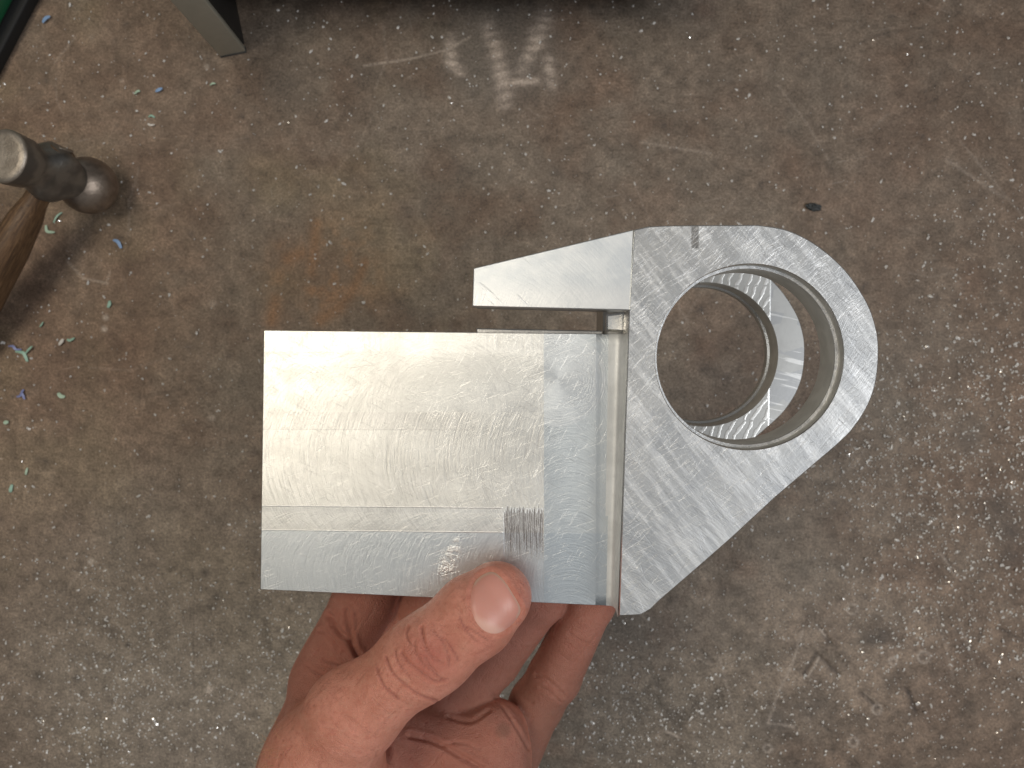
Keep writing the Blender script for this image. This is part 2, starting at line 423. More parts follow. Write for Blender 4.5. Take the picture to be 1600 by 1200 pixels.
cheek2 = [L(*p) for p in chk_px]
hc = L(1170, 558.5)
re = L(1318, 558.5); HR = re[0] - hc[0]
TH = 1.5
prof = [(HR + .02, 0), (HR, -.03), (HR, -.36), (HR - .075, -.37), (HR - .085, -.385), (HR - .085, -TH + .03), (HR - .06, -TH)]
front = plate('cheek_plate', cheek2, 0, -TH, M_cheek, (hc[0], hc[1], prof))
front['label'] = 'front cheek with swirled scratch marks'
# bore wall gets its own turned finish
front.data.materials.append(M_bore); front.data.materials.append(M_side); front.data.materials.append(M_lip)
for p in front.data.polygons:
    if abs(p.normal.z) < .5:
        c = p.center / CM
        rr = math.hypot(c.x - hc[0], c.y - hc[1])
        p.material_index = 1 if abs(rr - HR) < .13 else 2
    elif abs(p.normal.z) < .97:
        p.material_index = 3
ws(front)
# rear cheek: same blank, 5.9 behind
RD = 5.75
rear2 = [(p[0], p[1]) for p in cheek2]
prof2 = [(HR + .015, -RD), (HR, -RD - .03), (HR, -RD - .95), (HR - .07, -RD - 1.0), (HR - .07, -RD - 1.35), (HR - .05, -RD - 1.38)]
# add rear arm to the blank outline
arm_l, arm_b = L(740, 419), L(738, 478.5)
rear = plate('cheek_plate', rear2, -RD, -RD - 1.38, M_rear, (hc[0], hc[1], prof2))
rear['label'] = 'rear cheek with coarse milling marks'
rear.data.materials.append(M_bore); rear.data.materials.append(M_lip)
for p in rear.data.polygons:
    if abs(p.normal.z) < .5: p.material_index = 1
    elif abs(p.normal.z) < .97: p.material_index = 2
ws(rear)
sx = L(1204, 560, RD)[0]
# arm
a0, a1, a2, a3 = L(740, 419), L(991, 358.9), L(985, 484.5), L(738, 478.5)
arm = plate('arm', [a0, (a1[0] - .02, a1[1] - .0), (a2[0] - .012, a2[1]), a3], -.006, -1.45, M_arm, ch=.02)
arm['label'] = 'tapered arm with smoother satin face'
arm.data.materials.append(M_side)
for p in arm.data.polygons:
    if abs(p.normal.z) < .5: p.material_index = 1
# tongue with concave fillet up to the cheek
tl = L(412, 516, REC); bl = L(406.5, 921, REC); tr = L(975, 522, REC); br = L(965, 947.5, REC)
xl = (tl[0] + bl[0]) / 2; yt = (tl[1] + tr[1]) / 2; yb = (bl[1] + br[1]) / 2
xf = L(931, 720, REC)[0]
V, F = [], []
NU, NV = 2, 24
wall_t = L(983, 520)[0]; wall_b = L(967, 945)[0]
sec = [(0, 0)]
TT = 1.05
rows = []
for k in range(NV + 1):
    f = k / NV; yk = yb + (yt - yb) * f
    xlk = bl[0] + (tl[0] - bl[0]) * f
    xw = wall_b + (wall_t - wall_b) * f - .03
    yk2 = (bl[1] + (tl[1] - bl[1]) * f, br[1] + (tr[1] - br[1]) * f)
    row = []
    xs = [xlk, xlk + .02] + [xlk + .02 + (xf - xlk - .02) * t for t in (.25, .5, .75, 1.0)]
    prof_z = [-REC - .02, -REC] + [-REC] * 4
    fr = .26
    for q in range(1, 10):
        t = q / 9
        # shallow step then concave radius up the wall
        xs.append(xf + (xw - .0 - xf) * (1 - (1 - t) ** 1.0)); 
        u = t
        prof_z.append(-REC - .012 + (fr) * (1 - math.sqrt(max(0, 1 - max(0, (u - .70) / .30) ** 2))))
    xs.append(xw + .012); prof_z.append(-.10)
    for xx_, zz_ in zip(xs, prof_z):
        s = (xx_ - xlk) / (br[0] - bl[0])
        yy_ = yk2[0] + (yk2[1] - yk2[0]) * min(s, 1)
        row.append((xx_, yy_, zz_))
    rows.append(row)
nc = len(rows[0])
for r in rows: V.extend(r)
for i in range(NV):
    for j in range(nc - 1): F.append((i * nc + j, i * nc + j + 1, (i + 1) * nc + j + 1, (i + 1) * nc + j))
# sides and back
base = len(V)
for r in rows:
    for c in r: V.append((c[0], c[1], -REC - TT))
for j in range(nc - 1):
    F.append((j, base + j, base + j + 1, j + 1)); o = NV * nc
    F.append((o + j, o + j + 1, base + o + j + 1, base + o + j))
for i in range(NV):
    F.append((i * nc, (i + 1) * nc, base + (i + 1) * nc, base + i * nc))
    F.append((i * nc + nc - 1, base + i * nc + nc - 1, base + (i + 1) * nc + nc - 1, (i + 1) * nc + nc - 1))
    for j in range(nc - 1): F.append((base + i * nc + j, base + (i + 1) * nc + j, base + (i + 1) * nc + j + 1, base + i * nc + j + 1))
me = mesh_from('tongue_plate', V, F); fix_normals(me)
bevel_mesh(me, .014, 1, 60)
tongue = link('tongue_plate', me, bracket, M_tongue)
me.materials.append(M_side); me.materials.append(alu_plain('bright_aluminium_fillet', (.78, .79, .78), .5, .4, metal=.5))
for p in me.polygons:
    if abs(p.normal.z) < .3 and p.center.z < -REC * CM * .98: p.material_index = 1
    elif p.center.x > (xf + .3) * CM and p.center.z > -(REC + .03) * CM: p.material_index = 2
    if p.center.x > xf * CM and abs(p.normal.z) > .3 : p.use_smooth = True
tongue['label'] = 'flat rectangular tongue with bright milled passes'
# web joining the two cheeks and the step seen in the slot
wx0 = L(942, 500, 2.3)[0]
web = plate('web_block', [(wx0, L(945, 489, 2.3)[1] + .5), (L(1010, 500, 0)[0], L(945, 489, 2.3)[1] + .5), (L(1010, 500, 0)[0], L(965, 940, 0)[1]), (wx0, L(965, 925, 0)[1])], -2.06, -RD - .02, M_side, ch=.12)
lx0 = L(745, 513, 2.2)[0]
ledge = plate('ledge', [(lx0, L(745, 513.2, 2.2)[1]), (wx0 - .02, L(960, 516.8, 2.2)[1]), (wx0 - .02, yb + 1.2), (lx0, yb + 1.2)], -REC - TT - .005, -REC - TT - .45, M_side, ch=.03)
# shiny floor of the slot end
pad = plate('slot_floor', [(wx0 + .05, L(950, 492, 1.7)[1]), (L(984, 500, 1.7)[0], L(950, 487, 1.7)[1]), (L(984, 500, 1.7)[0], L(960, 519, 1.7)[1]), (wx0 + .05, L(960, 517, 1.7)[1])], -1.62, -2.05, M_lip, ch=.05)

# ------------------------------------------------------------------ bench top: one steel sheet with wear built into it
x0p, x1p, y0p, y1p = -160, 1760, -160, 1360
NX, NY = 960, 760
gx = np.linspace(x0p, x1p, NX); gy = np.linspace(y0p, y1p, NY)
PX, PY = np.meshgrid(gx, gy)
H = np.zeros_like(PX); COLR = np.zeros(PX.shape + (3,))
def fbm(scale, octaves=4, seed=0):
    r = np.random.default_rng(seed); out = np.zeros_like(PX); amp = 1; tot = 0
    for o in range(octaves):
        s = scale / (2 ** o); nx = int((x1p - x0p) / s) + 3; ny = int((y1p - y0p) / s) + 3
        g = r.random((ny, nx)); fx = (PX - x0p) / s; fy = (PY - y0p) / s
        ix = fx.astype(int); iy = fy.astype(int); tx = fx - ix; ty = fy - iy
        tx = tx * tx * (3 - 2 * tx); ty = ty * ty * (3 - 2 * ty)
        out += amp * ((g[iy, ix] * (1 - tx) + g[iy, ix + 1] * tx) * (1 - ty) + (g[iy + 1, ix] * (1 - tx) + g[iy + 1, ix + 1] * tx) * ty)
        tot += amp; amp *= .55
    return out / tot
def blob(cx, cy, rx, ry, p=1.0): return np.exp(-(((PX - cx) / rx) ** 2 + ((PY - cy) / ry) ** 2) ** p)
def segd(a, b):
    a = np.array(a, float); b = np.array(b, float); d = b - a; L2 = (d @ d) + 1e-9
    t = np.clip(((PX - a[0]) * d[0] + (PY - a[1]) * d[1]) / L2, 0, 1)
    return np.hypot(PX - a[0] - t * d[0], PY - a[1] - t * d[1]), t
def paint(mask, c):
    m = np.clip(mask, 0, 1)[..., None]
    COLR[:] = COLR * (1 - m) + np.array(c) * m
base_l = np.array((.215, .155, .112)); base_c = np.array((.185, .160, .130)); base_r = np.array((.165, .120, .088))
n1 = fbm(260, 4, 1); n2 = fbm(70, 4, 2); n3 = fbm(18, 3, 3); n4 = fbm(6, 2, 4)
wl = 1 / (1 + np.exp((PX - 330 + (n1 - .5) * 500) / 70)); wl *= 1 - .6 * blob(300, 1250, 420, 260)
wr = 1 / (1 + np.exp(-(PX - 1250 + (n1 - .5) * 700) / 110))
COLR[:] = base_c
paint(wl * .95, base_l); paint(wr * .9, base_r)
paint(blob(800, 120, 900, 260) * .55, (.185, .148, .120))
paint(np.clip((n2 - .52) * 4, 0, 1) * .6, (.150, .104, .076)); paint(np.clip((fbm(120, 3, 31) - .55) * 5, 0, 1) * .25 * (PY < 700), (.19, .12, .085)); paint(np.clip((fbm(150, 3, 37) - .55) * 5, 0, 1) * .4 * (PX < 700), (.24, .20, .13))
paint(np.clip((.46 - n2) * 3, 0, 1) * .4, (.215, .192, .160))
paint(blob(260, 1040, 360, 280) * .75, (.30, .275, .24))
paint(blob(1280, 1030, 200, 120) * .6 * np.clip(n2 * 2, 0, 1), (.25, .21, .17))
COLR *= (0.66 + .68 * n3)[..., None]; COLR *= (.78 + .44 * n4)[..., None]
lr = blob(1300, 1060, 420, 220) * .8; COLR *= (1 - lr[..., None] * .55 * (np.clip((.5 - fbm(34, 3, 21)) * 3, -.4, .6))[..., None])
# mottled dark stains; those just below the cheek paint in the bracket's shadow
for cx, cy, r, k in ((440, 135, 34, .45), (560, 120, 45, .25), (1320, 590, 60, .3), (1560, 790, 26, .5), (1580, 830, 20, .6), (1580, 870, 18, .5), (1210, 1130, 30, .6), (1050, 1115, 16, .5), (1100, 1110, 20, .4),
                     (120, 1060, 7, .7), (60, 1055, 7, .7), (200, 1008, 4, .95), (320, 895, 9, .6), (338, 933, 7, .7), (330, 948, 10, .5), (720, 268, 14, .4), (870, 270, 12, .4),
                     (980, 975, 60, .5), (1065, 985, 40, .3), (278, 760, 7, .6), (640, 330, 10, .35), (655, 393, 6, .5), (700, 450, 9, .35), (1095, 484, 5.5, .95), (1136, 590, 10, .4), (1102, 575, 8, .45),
                     (1360, 1000, 14, .5), (1382, 985, 18, .35), (1378, 998, 9, .5), (1515, 685, 18, .4), (1270, 1110, 24, .3)):
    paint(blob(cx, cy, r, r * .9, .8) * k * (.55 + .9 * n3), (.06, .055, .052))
for _ in range(330):
    cx, cy = rng.uniform(-40, 1640), rng.uniform(-40, 1240); r = rng.uniform(1.5, 6)
    paint(blob(cx, cy, r, r) * rng.uniform(.2, .6), (.075, .065, .06))
# rust bloom beside the tongue
rust = blob(505, 425, 85, 75, 1.5) * np.clip((n2 * .6 + n3 * .6 - .50) * 5, 0, 1)
for a, b, w in (((495, 350), (488, 410), 10), ((470, 395), (450, 405), 12), ((570, 410), (556, 445), 8), ((556, 445), (530, 482), 10), ((430, 470), (425, 500), 12), ((530, 480), (500, 500), 12), ((490, 395), (486, 425), 8)):
    d, t = segd(a, b); rust = np.maximum(rust, np.exp(-(d / w) ** 2) * (.5 + .7 * n3))
paint(rust * .5, (.33, .165, .065)); paint(blob(500, 430, 95, 85, 1.4) * .30, (.26, .15, .08))
# wiped grey smear with pale ribs near the top edge
paint(blob(790, 85, 105, 85, 2.2) * .7 * (.6 + .6 * n2), (.125, .118, .108))
for a, b, w in (((765, 45), (785, 120), 12), ((785, 120), (790, 160), 12), ((850, 30), (840, 60), 14), ((840, 60), (815, 110), 11), ((858, 95), (862, 135), 9), ((703, 65), (706, 100), 9), ((706, 100), (718, 112), 8), ((805, 130), (838, 125), 7)):
    d, t = segd(a, b); rib = (.72 + .28 * np.sin(PY / 2.6 + n2 * 14)) * (.4 + 1.1 * n3)
    paint(np.exp(-(d / w) ** 2) * rib * .75, (.50, .44, .39))
# scratches: (polyline, width px, tone, strength, depth)
SCR = [([(570, 103), (640, 92), (700, 78), (735, 57)], 1.7, 1, .6, .0), ([(105, 408), (130, 435), (160, 441), (168, 443)], 1.8, 1, .5, .0), ([(165, 443), (172, 425)], 1.6, 1, .4, .0),
       ([(85, 98), (118, 58)], 1.5, 1, .4, 0), ([(92, 935), (136, 882)], 1.8, 1, .35, 0), ([(1240, 1135), (1200, 1130), (1217, 1080), (1235, 1045), (1255, 985)], 2.2, 1, .45, 0),
       ([(300, 830), (305, 1200)], 1.4, -1, .3, 0), ([(157, 1110), (158, 1200)], 1.4, -1, .45, .006), ([(225, 620), (285, 607)], 2, -1, .35, 0), ([(400, 600), (330, 612)], 2, -1, .2, 0),
       ([(1325, 75), (1380, 52), (1445, 43)], 2, -1, .4, 0), ([(1390, 190), (1460, 155), (1520, 118)], 2, -1, .35, 0), ([(1000, 222), (1110, 240)], 2, 1, .3, 0),
       ([(700, 1185), (900, 1150)], 1.5, 1, .2, 0), ([(1480, 250), (1570, 310)], 3, 1, .25, 0), ([(1500, 220), (1600, 340)], 2, 1, .2, 0), ([(80, 860), (200, 830)], 1.5, 1, .15, 0),
       ([(1257, 1054), (1276, 1021)], 3.0, -1, .75, .05), ([(1281, 1026), (1311, 1054)], 3.4, -1, .6, .05), ([(1263, 1057), (1280, 1028)], 1.6, 1, .7, 0), ([(1346, 1083), (1372, 1106)], 3.0, -1, .7, .05), ([(1350, 1082), (1376, 1102)], 1.2, 1, .5, 0),
       ([(1419, 1077), (1431, 1113)], 3.0, -1, .75, .05), ([(1529, 1002), (1536, 983)], 2.5, -1, .6, .03), ([(1565, 983), (1598, 1001)], 2.5, -1, .6, .03), ([(1001, 1088), (1016, 1070)], 2.2, -1, .5, .02),
       ([(1041, 1142), (1060, 1152)], 2.2, 1, .8, 0), ([(1095, 1015), (1115, 1036)], 2.2, -1, .5, .03), ([(1090, 1028), (1110, 1040)], 1.5, 1, .5, 0), ([(1124, 1027), (1150, 1125)], 1.8, 1, .35, 0), ([(1280, 980), (1297, 1004)], 4, -1, .7, .05), ([(1282, 984), (1290, 994)], 1.8, 1, .9, 0),
       ([(1321, 1042), (1326, 1036)], 2, -1, .6, .02), ([(1285, 1130), (1294, 1140)], 2.2, -1, .6, .02), ([(1470, 865), (1495, 900)], 3, 1, .35, .0), ([(1478, 870), (1492, 895)], 1.6, -1, .5, .03), ([(1300, 1145), (1302, 1190)], 1.3, -1, .35, 0),
       ([(1225, 1000), (1256, 1000), (1300, 960), (1340, 905)], 2.0, 1, .15, 0), ([(1465, 960), (1490, 1060)], 2.2, 1, .2, 0), ([(1500, 975), (1530, 1060)], 2.2, 1, .18, 0)]
for _ in range(150):
    cx, cy = rng.uniform(-40, 1640), rng.uniform(-40, 1240); a = rng.uniform(0, math.pi); l = rng.uniform(10, 90) * rng.uniform(.3, 1)
    c = rng.uniform(-.25, .25)
    SCR.append(([(cx, cy), (cx + l * math.cos(a), cy + l * math.sin(a)), (cx + 2 * l * math.cos(a + c), cy + 2 * l * math.sin(a + c))], rng.uniform(1.1, 2.0), rng.choice((-1, 1)), rng.uniform(.06, .22), 0))
for pts, w, tone, k, dep in SCR:
    for a, b in zip(pts, pts[1:]):
        d, t = segd(a, b); m = np.exp(-(d / w) ** 2)
        paint(m * k * (.6 + .6 * n4), (.46, .41, .36) if tone > 0 else (.05, .042, .038)); H -= m * dep
# dropped round spots of pale weld spatter / paint
for cx, cy, r, k in ((142, 877, 5.2, .75), (327, 1078, 6, .85), (331, 653, 5, .4), (165, 496, 4.4, .6), (163, 514, 4.4, .65), (333, 475, 5, .25), (143, 58, 3, .2), (840, 63, 3.5, .6), (190, 126, 3, .3), (323, 104, 3.5, .45), (640, 120, 3, .2)):
    m = 1 / (1 + np.exp((np.hypot(PX - cx, PY - cy) - r) / .8)); paint(m * k, (.55, .50, .45)); H += m * .012
# raised weld spatter ring, little pits, burrs
for cx, cy, r in ((1331, 952, 8), (1370, 1109, 7), (1443, 1027, 9), (1395, 1034, 6), (1333, 1160, 7), (1199, 1170, 6)):
    rr = np.hypot(PX - cx, PY - cy); m = np.exp(-((rr - r) / 2.2) ** 2); H += m * .035; paint(m * .5 * (.4 + n4), (.45, .41, .37)); paint(np.exp(-(rr / (r * .5)) ** 2) * .4, (.10, .09, .08))
H += (n3 - .5) * .03 + (n4 - .5) * .014
dens = np.clip(blob(1250, 1050, 360, 200) + blob(1560, 820, 160, 300) * .7, 0, 1)
H += dens * (fbm(9, 2, 9) - .5) * .05
k = 37.0 / FPX
vv = np.stack([(PX - 800) * k, (600 - PY) * k, H], -1).reshape(-1, 3) * CM
ii = np.arange(NX * NY).reshape(NY, NX)
quads = np.stack([ii[:-1, :-1], ii[1:, :-1], ii[1:, 1:], ii[:-1, 1:]], -1).reshape(-1, 4)
def np_mesh(name, v, q):
    me = bpy.data.meshes.new(name)
    me.vertices.add(len(v)); me.vertices.foreach_set('co', np.ascontiguousarray(v, dtype=np.float32).ravel())
    me.loops.add(q.size); me.loops.foreach_set('vertex_index', np.ascontiguousarray(q, dtype=np.int32).ravel())
    me.polygons.add(len(q)); me.polygons.foreach_set('loop_start', np.arange(0, q.size, q.shape[1], dtype=np.int32))
    me.update(calc_edges=True); me.validate(); me.shade_smooth()
    return me
# outer apron so that the sheet goes on past the frame
corner = [(-1, -1), (1, -1), (1, 1), (-1, 1)]
xa, xb, ya, yb_ = vv[:, 0].min(), vv[:, 0].max(), vv[:, 1].min(), vv[:, 1].max()
me = np_mesh('bench_top', vv, quads)
at = me.color_attributes.new('wear', 'FLOAT_COLOR', 'POINT')
at.data.foreach_set('color', np.concatenate([np.clip(COLR, 0, 1).reshape(-1, 3), np.ones((NX * NY, 1))], 1).astype(np.float32).ravel())
N = NT('worn_steel_bench'); P = N.obj()
wc = N.attr('wear')['Color']
f1 = N.noise(P, 9, 5, .7); f2 = N.noise(P, 30, 3, .7); f3 = N.noise(P, 2.2, 4, .6)
c = N.mix(1.0, wc, N.ramp(f1, [(.28, (.50, .46, .43)), (.5, (1, .98, .96)), (.72, (1.55, 1.5, 1.46))]), 'MULTIPLY')
c = N.mix(1.0, c, N.ramp(f2, [(.3, (.7, .7, .7)), (.7, (1.3, 1.3, 1.3))]), 'MULTIPLY')
s1 = scratches(N, P, R(78), 5, .67, 18); s2 = scratches(N, P, R(-15), 4, .69, 20); s3 = scratches(N, P, R(35), 6, .69, 14)
for q in (s1, s2, s3): c = N.mix(N.math('MULTIPLY', q, .22), c, (.42, .38, .34))
c = N.mix(1.0, c, (1.02, .985, .95), 'MULTIPLY'); f4 = N.noise(P, 75, 2, .7); c = N.mix(1.0, c, N.ramp(f4, [(.3, (.72, .72, .72)), (.7, (1.28, 1.28, 1.28))]), 'MULTIPLY')
hh = N.math('ADD', N.math('MULTIPLY', f1, 1.0), N.math('MULTIPLY', f2, .5))
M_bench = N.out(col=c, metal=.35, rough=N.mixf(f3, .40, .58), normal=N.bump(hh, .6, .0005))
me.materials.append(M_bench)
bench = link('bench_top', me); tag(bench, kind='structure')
ap = []
o_ = .75
inn = [(xa, ya), (xb, ya), (xb, yb_), (xa, yb_)]; outr = [(-o_, -o_ * .8), (o_, -o_ * .8), (o_, o_ * .8), (-o_, o_ * .8)]
ame = bpy.data.meshes.new('bench_top_outer')
ame.from_pydata([(x, y, 0) for x, y in inn] + [(x, y, 0) for x, y in outr] + [(x, y, -.02) for x, y in outr], [],
                [(0, 4, 5, 1), (1, 5, 6, 2), (2, 6, 7, 3), (3, 7, 4, 0), (4, 8, 9, 5), (5, 9, 10, 6), (6, 10, 11, 7), (7, 11, 8, 4), (8, 11, 10, 9)])
fix_normals(ame)
ca = ame.color_attributes.new('wear', 'FLOAT_COLOR', 'POINT')
for d in ca.data: d.color = (.150, .122, .098, 1)
apron = link('bench_apron', ame, bench, M_bench)
apron['kind'] = 'structure'

# ------------------------------------------------------------------ swarf: glittering aluminium chips strewn on the steel
def dens_at(px, py):
    g = lambda cx, cy, rx, ry: math.exp(-((px - cx) / rx) ** 2 - ((py - cy) / ry) ** 2)
    return .07 + 1.0 * g(1420, 720, 130, 140) + .9 * g(1540, 720, 100, 300) + .75 * g(190, 960, 80, 70) + .7 * g(200, 1130, 110, 50) + .45 * g(240, 1050, 220, 130) + .7 * g(1010, 1130, 90, 90) + .7 * g(1480, 960, 160, 90) + .35 * g(1200, 1080, 320, 120) + .35 * g(420, 1000, 60, 160)
V, F = [], []
cnt = 0
while cnt < 10500:
    px, py = random.uniform(-140, 1740), random.uniform(-140, 1340)
    if random.random() > dens_at(px, py): continue
    cnt += 1
    p = B(px, py)
    s = random.choice((.022, .028, .034, .040, .048, .064)) * random.uniform(.8, 1.25)
    el = random.choice((1, 1, 1, 1.2, 1.8)); a = random.uniform(0, 6.283); ca_, sa_ = math.cos(a), math.sin(a)
    tilt = random.uniform(-.5, .5); b0 = len(V)
    for q in range(5):
        t = q * 1.2566 + random.uniform(-.3, .3); r = s * random.uniform(.7, 1.1)
        x, y = r * el * math.cos(t), r * math.sin(t)
        V.append((p.x + x * ca_ - y * sa_, p.y + x * sa_ + y * ca_, .012 + s * .35 + x * tilt + random.uniform(-.2, .2) * s))
    V.append((p.x, p.y, .03 + s * .9)); V.append((p.x, p.y, -.01))
    for q in range(5):
        F.append((b0 + q, b0 + (q + 1) % 5, b0 + 5)); F.append((b0 + (q + 1) % 5, b0 + q, b0 + 6))
N = NT('bright_aluminium_chip'); M_chip = N.out(col=(.95, .92, .87), metal=.35, rough=.12)
swarf = link('metal_swarf', mesh_from('metal_swarf', V, F), None, M_chip)
tag(swarf, 'fine glittering aluminium chips scattered over the brown steel bench top', 'metal chips', kind='stuff')

# curls of plastic shaving
def plastic(name, c):
    N = NT(name); P = N.obj(); f = N.noise(P, 20, 2)
    return N.out(col=N.mix(f, tuple(q * .8 for q in c), c), rough=.4, sss=.0)
M_teal = plastic('teal_plastic', (.36, .58, .46)); M_blue = plastic('blue_plastic', (.30, .46, .72)); M_mint = plastic('mint_plastic', (.50, .66, .50)); M_white = plastic('white_metal_curl', (.8, .76, .7)); M_peri = plastic('periwinkle_plastic', (.26, .30, .56))
def ribbon(pts_px, wid, mat, name, lab, cat='plastic shaving', lift=.05, group='coloured plastic shavings'):
    pts = catmull([B(x, y, lift) for x, y in pts_px], 5)
    pts = [Vector(p) for p in pts]; c0 = pts[len(pts) // 2].copy(); c0.z = 0
    V, F = [], []
    n = len(pts)
    for i, p in enumerate(pts):
        d = (pts[min(i + 1, n - 1)] - pts[max(i - 1, 0)]); d.z = 0; d.normalize()
        s = Vector((-d.y, d.x, 0)) * wid * (.45 + .55 * math.sin(math.pi * (i + .5) / n)); z = Vector((0, 0, .05 * math.sin(3.0 * i / n) + .0))
        tw = Vector((0, 0, wid * .5))
        q = p + z - c0
        V += [q - s + tw, q + s, q + s - Vector((0, 0, .02)), q - s + tw - Vector((0, 0, .02))]
    for i in range(n - 1):
        for k_ in range(4): F.append((i * 4 + k_, i * 4 + (k_ + 1) % 4, i * 4 + 4 + (k_ + 1) % 4, i * 4 + 4 + k_))
    F += [(0, 1, 2, 3), ((n - 1) * 4 + 3, (n - 1) * 4 + 2, (n - 1) * 4 + 1, (n - 1) * 4)]
    me = mesh_from(name, V, F); fix_normals(me)
    o = link(name, me, None, mat); o.location = c0 * CM
    return tag(o, lab, cat, group)
ribbon([(67, 36), (72, 30), (79, 26)], .10, M_blue, 'plastic_shaving', 'blue plastic flake on the bench nearest the green case')
ribbon([(243, 143), (249, 141), (254, 138)], .09, M_blue, 'plastic_shaving', 'bright blue plastic flake on the bench between hammer and steel stand')
ribbon([(210, 147), (216, 143), (219, 143)], .06, M_mint, 'plastic_shaving', 'small pale mint shaving just left of a bright blue flake')
ribbon([(328, 133), (333, 131), (337, 131)], .05, M_mint, 'plastic_shaving', 'tiny pale green shaving on the bench below the steel stand leg')
ribbon([(232, 183), (237, 181), (242, 184)], .05, M_teal, 'plastic_shaving', 'thin green curl lying just above a white curl right of the hammer')
ribbon([(231, 193), (236, 196), (242, 195)], .05, M_white, 'metal_curl', 'thin white curl lying just below a green curl right of the hammer', 'metal shaving', group='pale metal curls')
ribbon([(97, 332), (90, 338), (84, 348)], .035, M_teal, 'plastic_shaving', 'thin pale teal thread beneath the hammer head ball')
ribbon([(72, 352), (74, 361), (80, 363), (86, 363)], .07, M_mint, 'plastic_shaving', 'hooked pale green curl beside the hammer handle')
ribbon([(177, 375), (185, 378), (190, 388)], .08, M_blue, 'plastic_shaving', 'curved light blue curl on bare bench below and right of the hammer ball')
ribbon([(171, 470), (172, 475), (169, 481)], .07, M_teal, 'plastic_shaving', 'short upright teal flake above two pale round spots')
ribbon([(62, 511), (66, 507), (68, 503)], .04, M_teal, 'plastic_shaving', 'thin faint teal sliver above the tangle at the left edge')
ribbon([(92, 539), (97, 534), (100, 530)], .09, M_white, 'metal_curl', 'bright white curl lying on the bench right of the teal tangle', 'metal shaving', group='pale metal curls')
ribbon([(105, 530), (110, 532), (117, 528)], .06, M_teal, 'plastic_shaving', 'faint green curl touching the right of the bright white curl')
ribbon([(24, 549), (32, 550), (38, 552), (42, 560), (43, 565)], .07, M_teal, 'plastic_shaving', 'longest teal curl, forked tangle at the left edge of the bench')
ribbon([(40, 552), (46, 546), (51, 541)], .055, M_teal, 'plastic_shaving', 'straight teal branch leaning on the longest teal curl', lift=.09)
ribbon([(13, 541), (21, 541), (26, 546), (34, 546)], .055, M_peri, 'plastic_shaving', 'periwinkle thread lying over the top of the longest teal curl', lift=.08)
ribbon([(26, 620), (33, 618), (36, 611), (38, 609)], .06, M_peri, 'plastic_shaving', 'upper strand of the crossed blue pair near the left edge')
ribbon([(31, 616), (36, 616), (39, 624)], .055, M_peri, 'plastic_shaving', 'lower strand of the crossed blue pair near the left edge', lift=.09)
ribbon([(91, 614), (96, 619), (102, 620)], .09, M_mint, 'plastic_shaving', 'fat mint green flake alone right of the crossed blue pair')
ribbon([(7, 658), (10, 660), (14, 659)], .09, M_mint, 'plastic_shaving', 'short mint flake at the very left edge under the crossed blue pair')
ribbon([(43, 731), (42, 737), (41, 742)], .045, M_mint, 'plastic_shaving', 'thin pale sliver standing upright near the left edge')
ribbon([(19, 757), (18, 764), (17, 769)], .07, M_teal, 'plastic_shaving', 'lowest teal sliver on the bench near the left edge')
# black crumb upper right
def crumb(px, py, rx, ry, h, lab, mat, rot=0.0):
    bm = bmesh.new(); bmesh.ops.create_icosphere(bm, subdivisions=3, radius=1)
    for v in bm.verts:
        q = v.co.copy(); n_ = 1 + .22 * math.sin(q.x * 5 + 1) * math.cos(q.y * 6) + .12 * math.sin(q.z * 9 + q.x * 7)
        v.co = Vector((q.x * rx * n_, q.y * ry * n_, max(q.z, -.4) * h * n_ + h * .4)) * CM
    me = bpy.data.meshes.new('debris_crumb'); bm.to_mesh(me); bm.free()
    o = link('debris_crumb', me, None, mat); o.location = B(px, py) * CM; o.rotation_euler.z = rot
    return tag(o, lab, 'crumb')
N = NT('black_grit'); P = N.obj(); M_grit = N.out(col=N.mix(N.noise(P, 12), (.015, .017, .018), (.06, .065, .065)), rough=.45, normal=N.bump(N.noise(P, 18, 4), .6, .0006))
crumb(1270, 324, .36, .17, .16, 'black gritty crumb on the bench above the bracket nose', M_grit, R(-10))

# ------------------------------------------------------------------ ball pein hammer standing on its ball, handle sloping away
N = NT('dark_forged_steel'); P = N.obj(); f = N.noise(P, 1.4, 2, .5); f2 = N.noise(P, 7, 3, .6)
M_forge = N.out(col=N.mix(N.mr(f, .35, .65), (.20, .19, .175), (.34, .32, .285)), metal=.85, rough=N.mixf(f2, .30, .5), normal=N.bump(f2, .35, .0005))
N = NT('worn_bright_steel'); P = N.obj(); f = N.noise(P, 1.8, 4, .65); f2 = N.noise(P, 10, 4, .7)
M_worn = N.out(col=N.mix(N.mr(f, .35, .65), (.32, .275, .225), (.48, .42, .35)), metal=.8, rough=N.mixf(f2, .34, .5), normal=N.bump(f2, .4, .0006))
N = NT('ball_steel'); P = N.obj(); f = N.noise(P, 1.2, 4, .65); f2 = N.noise(P, 8, 4, .7)
M_ball = N.out(col=N.mix(N.mr(f, .35, .65), (.25, .20, .16), (.42, .345, .28)), metal=.85, rough=N.mixf(f2, .30, .46), normal=N.bump(f2, .35, .0006))
N = NT('hickory'); P = N.obj()
mp = N.n.new('ShaderNodeMapping'); mp.inputs['Scale'].default_value = (6, 6, .5); N.l.new(P, mp.inputs[0])
g_ = N.noise(mp.outputs[0], 1.6, 5, .65, 1.0)
M_wood = N.out(col=N.ramp(g_, [(.3, (.04, .022, .012)), (.5, (.12, .066, .032)), (.7, (.22, .13, .065))]), rough=.42, normal=N.bump(g_, .3, .0005))
ballr = 1.30
bc = B(138, 290, ballr)          # ball centre
fc = B(3, 243, 5.9)              # centre of striking face
axis = (fc - bc).normalized(); HL = (fc - bc).length
